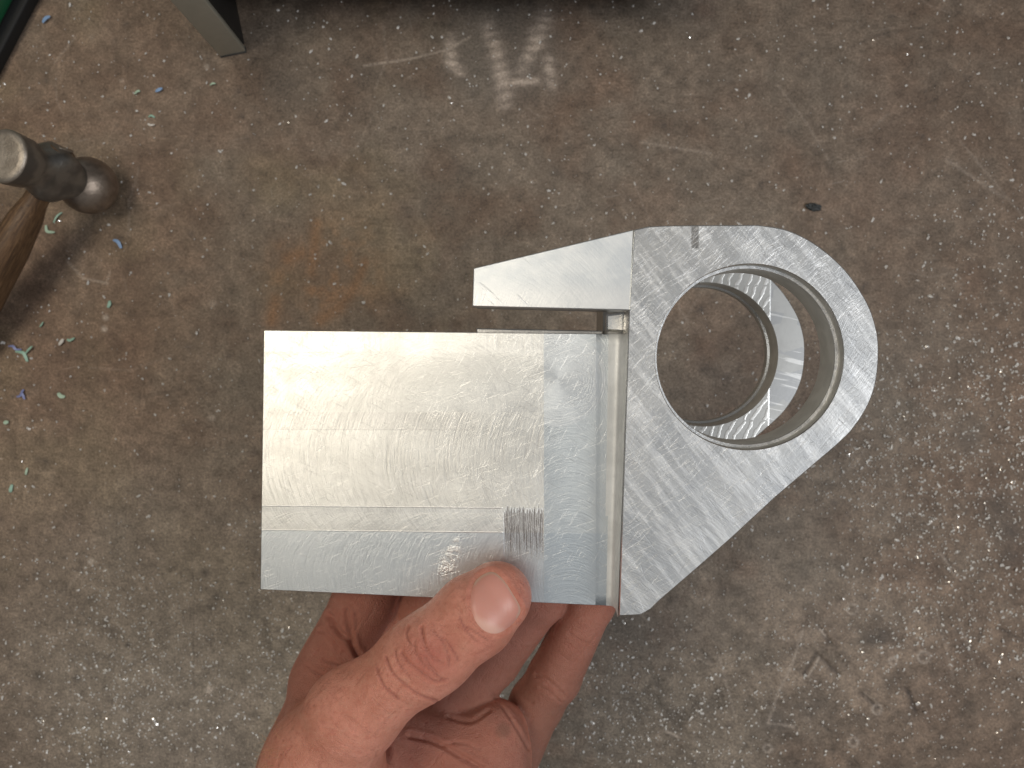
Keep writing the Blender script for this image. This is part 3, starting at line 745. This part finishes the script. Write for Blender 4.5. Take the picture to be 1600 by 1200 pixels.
hdir = Vector((-.64, -.77, 0)); hdir = (hdir - axis * hdir.dot(axis)).normalized()
side = axis.cross(hdir).normalized()
hammer = empty('ball_pein_hammer'); hammer.matrix_world = Matrix.Translation(bc * CM) @ Matrix((hdir, side, axis)).transposed().to_4x4()
tag(hammer, 'ball pein hammer with wooden handle standing on its ball at the left edge', 'hammer')
def loft(name, secs, mat, parent, seg=40, cap=True):
    """secs: (z, rx, ry, squareness, ox)"""
    V, F = [], []
    for z, rx, ry, sq, ox in secs:
        for k_ in range(seg):
            a = 2 * math.pi * k_ / seg; c, s = math.cos(a), math.sin(a); p = 2 / (2 + sq * 4)
            V.append((ox + rx * math.copysign(abs(c) ** p, c), ry * math.copysign(abs(s) ** p, s), z))
    for i in range(len(secs) - 1):
        for k_ in range(seg): F.append((i * seg + k_, i * seg + (k_ + 1) % seg, (i + 1) * seg + (k_ + 1) % seg, (i + 1) * seg + k_))
    if cap: F.append(tuple(reversed(range(seg)))); F.append(tuple((len(secs) - 1) * seg + k_ for k_ in range(seg)))
    me = mesh_from(name, V, F, True); fix_normals(me)
    o = link(name, me, parent, mat)
    return o
ws(loft('head_body', [(.75, .80, .80, 0, 0), (1.05, .84, .82, 0, 0), (1.35, .92, .80, .2, 0), (1.65, 1.08, .80, .4, 0), (1.9, 1.18, .80, .6, 0), (2.5, 1.22, .82, .6, 0), (2.8, 1.08, .80, .4, 0), (3.15, .86, .80, .15, 0), (3.4, .88, .88, 0, 0), (3.7, 1.05, 1.05, 0, 0), (HL - .35, 1.10, 1.10, 0, 0), (HL - .12, 1.11, 1.11, 0, 0)], M_forge, hammer))
fm = loft('striking_face', [(HL - .125, 1.105, 1.105, 0, 0), (HL - .10, 1.105, 1.105, 0, 0), (HL - .0, 1.04, 1.04, 0, 0), (HL + .02, .8, .8, 0, 0), (HL + .03, .3, .3, 0, 0)], M_worn, hammer)
bs = []
for i in range(25):
    a = -math.pi / 2 + (math.pi * .80) * i / 24
    bs.append((ballr * math.sin(a), max(ballr * math.cos(a), .01), max(ballr * math.cos(a), .01), 0, 0))
loft('pein_ball', bs, M_ball, hammer, 48)
# handle along +x of the head, falling to the bench
HV = []
hs = []
for i in range(30):
    t = i / 29; d = -1.16 + 26 * t
    r1 = .56 + .30 * min(1, max(0, (d - 1) / 3.4)) + .25 * math.sin(min(1, max(0, (d - 5) / 18)) * math.pi) * .6
    r2 = r1 * .86
    hs.append((d, r1 if d > 1.6 else .5, r2 if d > 1.6 else .45, .1, 0))
hm = loft('handle', hs, M_wood, hammer, 28)
# local z of the loft becomes head x; slope down so that its tail rests on the bench
drop = (bc.z + (axis * 3.1).z - 1.0) / 24.0
hz = Vector((1, 0, 0)); tiltv = Quaternion((0, 1, 0), R(96))
hm.matrix_local = Matrix.Translation(Vector((0, 0, 2.2 * CM))) @ tiltv.to_matrix().to_4x4()
wd = loft('steel_wedge', [(-.05, .35, .10, .8, 0), (.05, .35, .10, .8, 0)], M_worn, hammer)
wd.matrix_local = Matrix.Translation(Vector((-1.21 * CM, 0, 2.2 * CM))) @ tiltv.to_matrix().to_4x4()

# ------------------------------------------------------------------ steel stand (one leg in frame) and green case corner
N = NT('grey_painted_steel'); P = N.obj(); f = N.noise(P, 2, 4, .6); f2 = N.noise(P, 22, 3)
M_stand = N.out(col=N.mix(f, (.38, .36, .29), (.46, .435, .36)), metal=.4, rough=N.mixf(f2, .38, .5), normal=N.bump(f2, .15, .0003))
N = NT('shade_black_steel'); M_shade = N.out(col=(.012, .011, .010), rough=.6)  # black stands in for shade on the flange, shelf and added panel
def box(name, c, sx_, sy_, sz_, mat, parent=None, rz=0.0, bev=.08, seg=3, local=False):
    V = [((sx_ / 2) * a, (sy_ / 2) * b, (sz_ / 2) * d) for a in (-1, 1) for b in (-1, 1) for d in (-1, 1)]
    F = [(0, 1, 3, 2), (4, 6, 7, 5), (0, 4, 5, 1), (2, 3, 7, 6), (0, 2, 6, 4), (1, 5, 7, 3)]
    me = mesh_from(name, V, F); fix_normals(me); bevel_mesh(me, bev, seg)
    me.shade_smooth()
    o = link(name, me, parent, mat); o.location = Vector(c) * CM; o.rotation_euler.z = rz
    m = o.modifiers.new('edge', 'EDGE_SPLIT'); m.split_angle = R(35)
    return o
fl = B(345, 90); fr_ = B(385, 82)
st = empty('steel_stand', (fl.x, fl.y, 0)); st.rotation_euler.z = math.atan2(fr_.y - fl.y, fr_.x - fl.x)
tag(st, 'grey steel stand whose front leg rests on the bench at the top edge', 'steel stand')
wleg = (fr_ - fl).length
tub = box('leg', (wleg / 2, .15, 4.05), wleg, .3, 7.9, M_stand, st, 0, .05)
box('foot_pad', (wleg / 2, .15, .05), wleg + .03, .34, .1, M_grit, st, 0, .03)
box('leg', (wleg / 2 + 20.5, 5.4, 1.35), wleg, 1.8, 2.5, M_stand, st, 0, .09)
box('leg', (wleg / 2, 10.4, 1.35), wleg, 1.8, 2.5, M_stand, st, 0, .09)
box('side_flange', (wleg - .02, 3.2, 4.05), .16, 5.8, 7.7, M_shade, st, 0, .04)
bk_ = box('shade_panel', (0, 0, 0), 20.4, .6, 2.0, M_shade, st, 0, .06)  # unseen panel added to block light at the bench's top edge
bk_.rotation_euler.z = -st.rotation_euler.z
bk_.location = Quaternion((0, 0, 1), -st.rotation_euler.z) @ ((Vector((-2.0, 19.2, 1.6)) - Vector((fl.x, fl.y, 0))) * CM)
sh_ = box('shelf', (0, 0, 0), 21.5, 12, 1.0, M_shade, st, 0, .06)
sh_.rotation_euler.z = -st.rotation_euler.z
sh_.location = Quaternion((0, 0, 1), -st.rotation_euler.z) @ ((Vector((-2.6, 23.3, 3.1)) - Vector((fl.x, fl.y, 0))) * CM)
N = NT('green_plastic'); P = N.obj(); M_green = N.out(col=(.012, .11, .045), rough=.35, normal=N.bump(N.noise(P, 12, 3), .2, .0004))
N = NT('black_rubber'); P = N.obj(); M_rub = N.out(col=(.008, .008, .008), rough=.7, normal=N.bump(N.noise(P, 12, 3), .2, .0004))
gc = U(-30, -20, BENCH + 6)
case = empty('green_case', (gc.x, gc.y, 0)); case.rotation_euler.z = R(60)
tag(case, 'dark green case with black lower edge, only its corner showing top left', 'case')

# place case so that its lower inner edge follows the line seen in the corner
e0 = B(64, -2); e1 = B(-2, 124)
ed_ = (e1 - e0); ang = math.atan2(ed_.y, ed_.x); mid_ = (e0 + e1) / 2; nn = Vector((ed_.y, -ed_.x, 0)).normalized()
if nn.x > 0: nn = -nn
cc = mid_ + nn * 6.2
case.location = Vector((cc.x, cc.y, 0)) * CM; case.rotation_euler.z = ang
box('case_base', (0, 0, .35), 26, 12.4, .7, M_rub, case, 0, .1)  # black base drawn wider, standing in for the shade beside it too
box('case_lid', (0, -.1, 1.4), 25.6, 11.7, 1.38, M_green, case, 0, .3)

# ------------------------------------------------------------------ the hand
def W(px, py, z): 
    v = U(px, py, z); return (v.x, v.y, v.z)
PR = []   # (a, b, ra, rb, flat, flatdir, k)
def cone(a, b, ra, rb, k=.25, flat=1.0, fd=(0, 0, 1), grp=0): PR.append((np.array(W(*a)), np.array(W(*b)), ra, rb, flat, np.array(fd, float), k, grp))
# thumb
cone((548, 1118, -.75), (650, 1035, -.25), 1.12, 1.00, .3, 1.0, grp=1)
cone((650, 1035, -.25), (676, 1018, -.2), 1.08, 1.06, .3, .95, grp=1)
cone((676, 1018, -.2), (742, 962, -.28), 1.05, 1.04, .3, .86, grp=1)
cone((742, 962, -.28), (776, 932, -.42), 1.06, .93, .3, .82, grp=1)
# thenar and metacarpal
cone((548, 1118, -.75), (500, 1195, -1.4), 1.18, 1.42, .6, grp=1)
cone((500, 1195, -1.4), (455, 1330, -2.6), 1.45, 2.1, .8, grp=1)
cone((520, 1210, -2.0), (560, 1330, -2.8), 1.4, 2.0, .8, grp=1)
# first web and index metacarpal
cone((512, 1085, -3.0), (474, 1210, -3.6), 1.12, 1.45, .5)
cone((492, 1150, -2.0), (520, 1075, -2.7), .82, .95, .5)
# index finger
cone((512, 1062, -3.3), (567, 945, -3.3), 1.12, .95, .35, grp=2)
cone((567, 945, -3.3), (620, 800, -3.05), .95, .86, .2, grp=2)
cone((620, 800, -3.05), (660, 700, -2.95), .86, .72, .2, grp=2)
# middle finger, hidden for the most part
cone((600, 1090, -4.4), (640, 985, -4.1), 1.0, .95, .3, grp=3)
cone((640, 985, -4.1), (718, 860, -3.2), .95, .85, .2, grp=3)
cone((718, 860, -3.2), (770, 745, -3.0), .85, .70, .2, grp=3)
# pad between index base and palm
cone((612, 985, -3.75), (592, 1040, -3.7), .80, .86, .25, grp=7)
# ring finger
cone((700, 1110, -4.9), (770, 1030, -4.6), 1.0, .86, .3, grp=4)
cone((770, 1030, -4.6), (842, 935, -3.6), .86, .80, .2, grp=4)
cone((842, 935, -3.6), (880, 830, -3.0), .80, .68, .2, grp=4)
# little finger
cone((790, 1200, -5.6), (838, 1100, -5.2), .95, .86, .3, grp=5)
cone((838, 1100, -5.2), (866, 1058, -4.7), .86, .83, .2, grp=5)
cone((866, 1058, -4.7), (922, 940, -3.7), .84, .76, .2, grp=5)
cone((922, 940, -3.7), (940, 850, -3.1), .76, .62, .2, grp=5)
# palm
cone((640, 1170, -4.6), (745, 1168, -4.4), 1.6, 1.45, .5, grp=6)
cone((745, 1168, -4.4), (775, 1142, -4.1), 1.25, .95, .4, grp=6)
cone((740, 1200, -4.6), (640, 1420, -5.0), 1.8, 2.2, .8, grp=6)
cone((560, 1180, -4.4), (520, 1420, -4.4), 1.8, 2.4, .8, grp=6)

def sdf(P):
    groups = {}
    for a, b, ra, rb, fl_, fd, k, g in PR:
        ab = b - a; L2 = ab @ ab
        pa = P - a.astype(np.float32)
        t = np.clip(pa @ (ab / L2).astype(np.float32), 0, 1)
        q = pa - t[:, None] * ab.astype(np.float32)
        if fl_ != 1.0:
            dn = q @ fd.astype(np.float32); q = q + (dn * (1 / fl_ - 1))[:, None] * fd.astype(np.float32)
        d = np.sqrt((q * q).sum(1)) - (ra + (rb - ra) * t * t * (3 - 2 * t)).astype(np.float32)
        if g in groups:
            e = groups[g]; h = np.clip(.5 + .5 * (e - d) / k, 0, 1); groups[g] = e + (d - e) * h - k * h * (1 - h)
        else: groups[g] = d
    def sm(e, d, k):
        h = np.clip(.5 + .5 * (e - d) / k, 0, 1); return e + (d - e) * h - k * h * (1 - h)
    body = sm(groups[6], groups[0], .8)
    r = sm(body, groups[2], .28); r = sm(r, groups[3], .16); r = sm(r, groups[4], .12); r = sm(r, groups[5], .13)
    r = sm(r, groups[7], .10); r = sm(r, groups[1], .32)
    return r
def surface_nets(f, lo, hi, h):
    n = np.ceil((np.array(hi) - np.array(lo)) / h).astype(int) + 1
    xs = [np.float32(lo[i]) + np.arange(n[i], dtype=np.float32) * np.float32(h) for i in range(3)]
    D = np.empty(n, np.float32)
    for i in range(0, n[0], 16):
        X, Y, Z = np.meshgrid(xs[0][i:i + 16], xs[1], xs[2], indexing='ij')
        D[i:i + 16] = f(np.stack([X.ravel(), Y.ravel(), Z.ravel()], 1)).reshape(X.shape)
    S = D < 0
    c = [S[a:n[0] - 1 + a, b:n[1] - 1 + b, d:n[2] - 1 + d] for a in (0, 1) for b in (0, 1) for d in (0, 1)]
    anyi = np.logical_or.reduce(c); alli = np.logical_and.reduce(c); mixed = anyi & ~alli
    I, J, K = np.nonzero(mixed); idx = -np.ones(mixed.shape, np.int64); idx[I, J, K] = np.arange(len(I))
    acc = np.zeros((len(I), 3)); cntv = np.zeros(len(I))
    cor = [(a, b, d) for a in (0, 1) for b in (0, 1) for d in (0, 1)]
    for u in cor:
        for ax in range(3):
            if u[ax]: continue
            v = list(u); v[ax] = 1
            d0 = D[I + u[0], J + u[1], K + u[2]]; d1 = D[I + v[0], J + v[1], K + v[2]]
            m = (d0 < 0) != (d1 < 0); t = np.where(m, d0 / np.where(m, d0 - d1, 1), 0)
            for q in range(3): acc[:, q] += np.where(m, u[q] + (t if q == ax else 0), 0)
            cntv += m
    V = (np.stack([I, J, K], 1) + acc / cntv[:, None]) * h + np.array(lo)
    Q = []
    for ax in range(3):
        o1, o2 = [(1, 2), (2, 0), (0, 1)][ax]
        sl0 = [slice(None)] * 3; sl1 = [slice(None)] * 3; sl0[ax] = slice(0, -1); sl1[ax] = slice(1, None)
        A = S[tuple(sl0)]; Bq = S[tuple(sl1)]; e = np.argwhere(A != Bq)
        e = e[(e[:, o1] > 0) & (e[:, o2] > 0) & (e[:, o1] < n[o1] - 1) & (e[:, o2] < n[o2] - 1)]
        fl = A[e[:, 0], e[:, 1], e[:, 2]]
        def cell(d1, d2):
            g = e.copy(); g[:, o1] += d1; g[:, o2] += d2; return idx[g[:, 0], g[:, 1], g[:, 2]]
        q = np.stack([cell(-1, -1), cell(0, -1), cell(0, 0), cell(-1, 0)], 1)
        q[~fl] = q[~fl][:, ::-1]; Q.append(q)
    return V, np.concatenate(Q)
lo = (-9.5, -15.5, BZ - 7.6); hi = (4.0, -1.0, BZ + 1.3)
V, Q = surface_nets(sdf, lo, hi, .05)
def grad(V):
    e = .02; g = np.zeros_like(V)
    for i in range(3):
        d = np.zeros(3); d[i] = e; g[:, i] = sdf((V + d).astype(np.float32)) - sdf((V - d).astype(np.float32))
    return g / (np.linalg.norm(g, axis=1, keepdims=True) + 1e-9)
for _ in range(2):
    g = grad(V); V = V - g * sdf(V.astype(np.float32))[:, None] * .9
G = grad(V)
dist = BZ + CAMZ - V[:, 2]
vpx = 800 + V[:, 0] / dist * FPX; vpy = 600 - V[:, 1] / dist * FPX
zl = V[:, 2] - BZ
disp = np.zeros(len(V)); red = np.zeros(len(V)); dirt_shade = np.zeros(len(V))
front_ = np.clip(G[:, 2] * 2.5, 0, 1)
thumbm = front_ * (zl > -2.4)
def vseg(a, b):
    a = np.array(a, float); b = np.array(b, float); d = b - a
    t = np.clip(((vpx - a[0]) * d[0] + (vpy - a[1]) * d[1]) / (d @ d), 0, 1)
    return np.hypot(vpx - a[0] - t * d[0], vpy - a[1] - t * d[1]), t
def crease(pts, w, dep, mask, r=.35, dk=.15, ridge=.35):
    dm = np.full(len(V), 1e9)
    for a, b in zip(pts, pts[1:]): dm = np.minimum(dm, vseg(a, b)[0])
    m = np.exp(-(dm / w) ** 2)
    global disp, red, dirt_shade
    disp -= m * dep * mask; disp += np.exp(-((dm - 2.2 * w) / (1.3 * w)) ** 2) * dep * ridge * mask
    red = np.maximum(red, m * r * mask); dirt_shade = np.maximum(dirt_shade, m * dk * mask)
T = thumbm
for pts, w, dep in (([(627, 1020), (639, 1035), (657, 1050), (680, 1065), (698, 1062)], 2.6, .05),
                    ([(659, 980), (661, 995), (665, 1009), (674, 1024), (691, 1035)], 2.6, .055),
                    ([(639, 980), (635, 992), (642, 1007)], 2.4, .035), ([(665, 1026), (676, 1048), (691, 1061)], 2.6, .045),
                    ([(691, 995), (706, 1012), (717, 1033)], 2.4, .03), ([(603, 1027), (612, 1050), (635, 1072), (657, 1087), (682, 1095)], 2.6, .032),
                    ([(676, 985), (690, 1000), (700, 1020), (703, 1040)], 2.2, .028), ([(648, 1000), (650, 1020), (664, 1040)], 2.2, .03),
                    ([(588, 1045), (600, 1072), (622, 1092)], 2.6, .018), ([(725, 978), (740, 986), (762, 1000)], 2.2, .02), ([(718, 965), (728, 985), (745, 1002)], 2.2, .018),
                    ([(618, 1015), (622, 1035), (640, 1058)], 2.2, .02)):
    crease([p[:2] for p in catmull([(*p, 0) for p in pts], 4)], w * .85, dep * 1.15, T, .75, .28)  # thumb creases darkened in the colour to strengthen their shading
r_ = np.exp(-((vpx - 672) ** 2 + (vpy - 1026) ** 2) / 40 ** 2) * T; red = np.maximum(red, r_ * .75)
disp += np.exp(-((vpx - 668) ** 2 / 30 ** 2 + (vpy - 1026) ** 2 / 34 ** 2)) * .035 * T
r_ = np.exp(-((vpx - 812) ** 2 + (vpy - 930) ** 2) / 42 ** 2) * T; red = np.maximum(red, r_ * .45)
r_ = np.exp(-((vpx - 760) ** 2 + (vpy - 1010) ** 2) / 30 ** 2) * T; red = np.maximum(red, r_ * .35)
# fine diagonal skin lines over the thumb base
for i in range(26):
    cx, cy = rng.uniform(430, 600), rng.uniform(1080, 1200); l = rng.uniform(12, 30); a = rng.choice((R(25), R(-60), R(40))) + rng.uniform(-.2, .2)
    crease([(cx, cy), (cx + l * math.cos(a), cy + l * math.sin(a))], 1.7, .012, T, .15, .05, .3)
# creases of the web, fingers and palm
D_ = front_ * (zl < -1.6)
for pts, w, dep in (([(515, 962), (528, 985), (545, 1000), (556, 1020), (572, 1045)], 4.0, .16), ([(541, 955), (548, 985), (551, 1005)], 3.2, .09), ([(500, 985), (512, 990), (528, 1012)], 2.6, .05), ([(507, 1030), (525, 1035), (560, 1046)], 2.8, .05),
                    ([(550, 945), (558, 962), (556, 985)], 2.4, .03), ([(520, 940), (532, 955), (530, 975)], 2.2, .03), ([(480, 1040), (500, 1052), (520, 1056)], 2.4, .03), ([(560, 1034), (585, 1030), (610, 1020)], 2.4, .03),
                    ([(838, 1055), (856, 1064), (880, 1086)], 3.0, .05), ([(845, 1075), (860, 1082), (874, 1096)], 2.4, .025), ([(888, 990), (905, 1000), (925, 1008)], 2.0, .02), ([(795, 1062), (812, 1085), (832, 1098)], 2.4, .03),
                    ([(640, 1150), (680, 1160), (720, 1182), (760, 1205)], 4.0, .10), ([(700, 1120), (735, 1128), (765, 1110)], 3.0, .04), ([(770, 1085), (790, 1110), (815, 1150), (826, 1170)], 2.5, .05), ([(690, 1165), (720, 1160), (750, 1170)], 2.4, .03), ([(604, 1170), (600, 1200)], 5, .14)):
    crease([p[:2] for p in catmull([(*p, 0) for p in pts], 4)], w, dep, D_, .4, .40)
cal = np.exp(-(((vpx - 786) / 19) ** 2 + ((vpy - 1141) / 20) ** 2) ** 1.5) * D_; dirt_shade = np.maximum(dirt_shade, cal * .8); disp += np.exp(-(((vpx - 788) / 10) ** 2 + ((vpy - 1145) / 11) ** 2)) * .03 * D_
dirt_shade = np.maximum(dirt_shade, np.exp(-(((vpx - 600) / 40) ** 2 + ((vpy - 985) / 45) ** 2)) * .35 * D_)  # shading of the index pad painted in as darker skin
dirt_shade = np.maximum(dirt_shade, np.exp(-(((vpx - 528) / 26) ** 2 + ((vpy - 1020) / 45) ** 2)) * .30 * D_)
# nail bed on the thumb
nail_px = [(734, 948), (735, 925), (742, 906), (757, 894), (772, 892), (788, 905), (802, 926), (815, 950), (811, 966), (796, 982), (777, 992), (757, 988), (742, 972)]
np_pts = [p[:2] for p in catmull([(*p, 0) for p in nail_px + nail_px[:1]], 5)]
dm = np.full(len(V), 1e9)
inside = np.zeros(len(V), bool)
for a, b in zip(np_pts, np_pts[1:]):
    dm = np.minimum(dm, vseg(a, b)[0])
    cnd = ((a[1] > vpy) != (b[1] > vpy))
    with np.errstate(divide='ignore', invalid='ignore'): xi = (b[0] - a[0]) * (vpy - a[1]) / (b[1] - a[1] + 1e-12) + a[0]
    inside ^= cnd & (vpx < xi)
sd = np.where(inside, -dm, dm)
disp -= (1 / (1 + np.exp((sd + 2) / 1.6))) * .045 * T
disp += np.exp(-((sd - 5) / 4.0) ** 2) * .030 * T
red = np.maximum(red, np.exp(-((sd - 3) / 5) ** 2) * .25 * T)
dirt_shade = np.maximum(dirt_shade, D_ * .46 + D_ * .30 * np.clip((-zl - 3.2) / 1.2, 0, 1)); red = np.maximum(red, D_ * .48)  # shade of palm and fingers painted into the skin, darker with depth
V0 = V.copy()
V = V + G * disp[:, None]
hcen = np.array(W(560, 1200, -3)); 
hand_me = np_mesh('hand', (V - hcen) * CM, Q)
at = hand_me.color_attributes.new('skin', 'FLOAT_COLOR', 'POINT')
at.data.foreach_set('color', np.stack([np.clip(red, 0, 1), np.clip(dirt_shade, 0, 1), np.zeros(len(V)), np.ones(len(V))], 1).astype(np.float32).ravel())
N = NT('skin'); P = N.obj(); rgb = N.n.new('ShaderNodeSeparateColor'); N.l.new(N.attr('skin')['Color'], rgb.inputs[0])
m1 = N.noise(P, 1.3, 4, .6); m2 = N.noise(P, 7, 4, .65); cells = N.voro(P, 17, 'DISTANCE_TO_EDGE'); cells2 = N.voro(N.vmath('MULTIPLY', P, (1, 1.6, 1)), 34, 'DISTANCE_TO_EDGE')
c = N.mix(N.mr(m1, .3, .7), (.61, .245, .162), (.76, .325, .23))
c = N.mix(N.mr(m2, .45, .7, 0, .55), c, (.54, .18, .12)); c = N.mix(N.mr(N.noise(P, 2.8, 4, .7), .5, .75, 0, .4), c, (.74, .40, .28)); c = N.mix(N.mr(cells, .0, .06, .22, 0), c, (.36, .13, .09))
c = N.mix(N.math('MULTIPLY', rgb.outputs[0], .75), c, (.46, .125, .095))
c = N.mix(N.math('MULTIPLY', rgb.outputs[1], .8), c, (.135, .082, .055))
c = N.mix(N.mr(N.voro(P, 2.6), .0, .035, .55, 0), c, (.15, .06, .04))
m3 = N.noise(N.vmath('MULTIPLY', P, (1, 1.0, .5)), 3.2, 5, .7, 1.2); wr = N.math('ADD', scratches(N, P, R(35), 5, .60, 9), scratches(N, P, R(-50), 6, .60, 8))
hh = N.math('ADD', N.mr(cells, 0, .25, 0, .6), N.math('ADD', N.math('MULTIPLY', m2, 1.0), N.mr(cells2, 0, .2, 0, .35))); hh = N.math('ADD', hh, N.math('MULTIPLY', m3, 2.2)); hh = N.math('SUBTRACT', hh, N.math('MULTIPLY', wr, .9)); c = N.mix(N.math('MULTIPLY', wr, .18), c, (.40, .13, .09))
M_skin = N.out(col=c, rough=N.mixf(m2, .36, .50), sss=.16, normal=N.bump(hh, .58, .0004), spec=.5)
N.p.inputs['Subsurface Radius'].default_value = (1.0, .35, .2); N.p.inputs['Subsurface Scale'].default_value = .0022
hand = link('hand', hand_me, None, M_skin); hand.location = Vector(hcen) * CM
tag(hand, 'bare left hand gripping the bracket, thumb on its front and fingers behind', 'hand')
# thumbnail: a curved plate laid in the nail bed
bvh = BVHTree.FromPolygons([tuple(v) for v in V0], [tuple(q) for q in Q.tolist()])
cen = (773, 940); NR, NA = 12, len(np_pts) - 1
cp = Vector((0, 0, BZ + CAMZ)); nv = []; nf = []; nfac = []
for r in range(NR + 1):
    for a in range(NA):
        f = r / NR; px = cen[0] + (np_pts[a][0] - cen[0]) * f; py = cen[1] + (np_pts[a][1] - cen[1]) * f
        hit = bvh.ray_cast(cp, Vector(((px - 800) / FPX, (600 - py) / FPX, -1)).normalized())
        n_ = Vector(grad(np.array([hit[0]]))[0])
        nv.append(hit[0] + n_ * (.034 * (1 - f ** 8) - .03 * f ** 8) - Vector(hcen)); 
for r in range(NR):
    for a in range(NA):
        b = (a + 1) % NA; nf.append((r * NA + a, (r + 1) * NA + a, (r + 1) * NA + b, r * NA + b))
nme = mesh_from('thumbnail', nv, nf, True); fix_normals(nme)
ta = nme.color_attributes.new('nail', 'FLOAT_COLOR', 'POINT')
for i, d in enumerate(ta.data):
    r = i // NA; a = i % NA; f = r / NR; px = cen[0] + (np_pts[a][0] - cen[0]) * f; py = cen[1] + (np_pts[a][1] - cen[1]) * f
    along = ((px - 762) * .42 + (py - 985) * -.91) / 95     # 0 cuticle .. 1 free edge
    free = max(0, min(1, (f - .86) / .07)) if (px > 772 and py < 965) or py < 915 else 0
    d.color = (max(0, min(1, along)), free, 0, 1)
N = NT('fingernail'); P = N.obj(); rgb = N.n.new('ShaderNodeSeparateColor'); N.l.new(N.attr('nail')['Color'], rgb.inputs[0])
mp = N.n.new('ShaderNodeMapping'); mp.inputs['Rotation'].default_value = (0, 0, R(25)); mp.inputs['Scale'].default_value = (1, .06, 1); N.l.new(P, mp.inputs[0])
rid = N.noise(mp.outputs[0], 14, 2)
c = N.mix(N.mr(rgb.outputs[0], .05, .2), (.70, .42, .34), (.61, .285, .225)); c = N.mix(N.math('MULTIPLY', rgb.outputs[1], .8), c, (.60, .44, .33))
M_nail = N.out(col=c, rough=.36, sss=.1, normal=N.bump(rid, .12, .0004), spec=.35)
N.p.inputs['Subsurface Scale'].default_value = .0015
link('thumbnail', nme, hand, M_nail)
# sparse forearm-side hairs
hv, hf = [], []
for i in range(46):
    px = rng.uniform(404, 440); py = rng.uniform(1120, 1215)
    hit = bvh.ray_cast(cp, Vector(((px - 800) / FPX, (600 - py) / FPX, -1)).normalized())
    if hit[0] is None: continue
    n_ = Vector(grad(np.array([hit[0]]))[0]); p = hit[0].copy(); d = (Vector((rng.uniform(-1, -.1), rng.uniform(-.2, 1), .1)) + n_ * .6).normalized(); cur = Vector(rng.uniform(-.6, .6, 3))
    pts = [p + n_ * -.02]
    for k_ in range(6):
        d = (d + cur * .35).normalized(); pts.append(pts[-1] + d * .07)
    b0 = len(hv)
    for k_, q in enumerate(pts):
        r = .004 * (1 - k_ / 7)
        for j in range(3): hv.append(q - Vector(hcen) + Vector((math.cos(j * 2.09) * r, math.sin(j * 2.09) * r, 0)))
    for k_ in range(6):
        for j in range(3): hf.append((b0 + k_ * 3 + j, b0 + k_ * 3 + (j + 1) % 3, b0 + k_ * 3 + 3 + (j + 1) % 3, b0 + k_ * 3 + 3 + j))
N = NT('fair_hair'); M_hair = N.out(col=(.42, .24, .11), rough=.4)
ho = link('skin_hair', mesh_from('skin_hair', hv, hf), hand, M_hair); ho['kind'] = 'stuff'
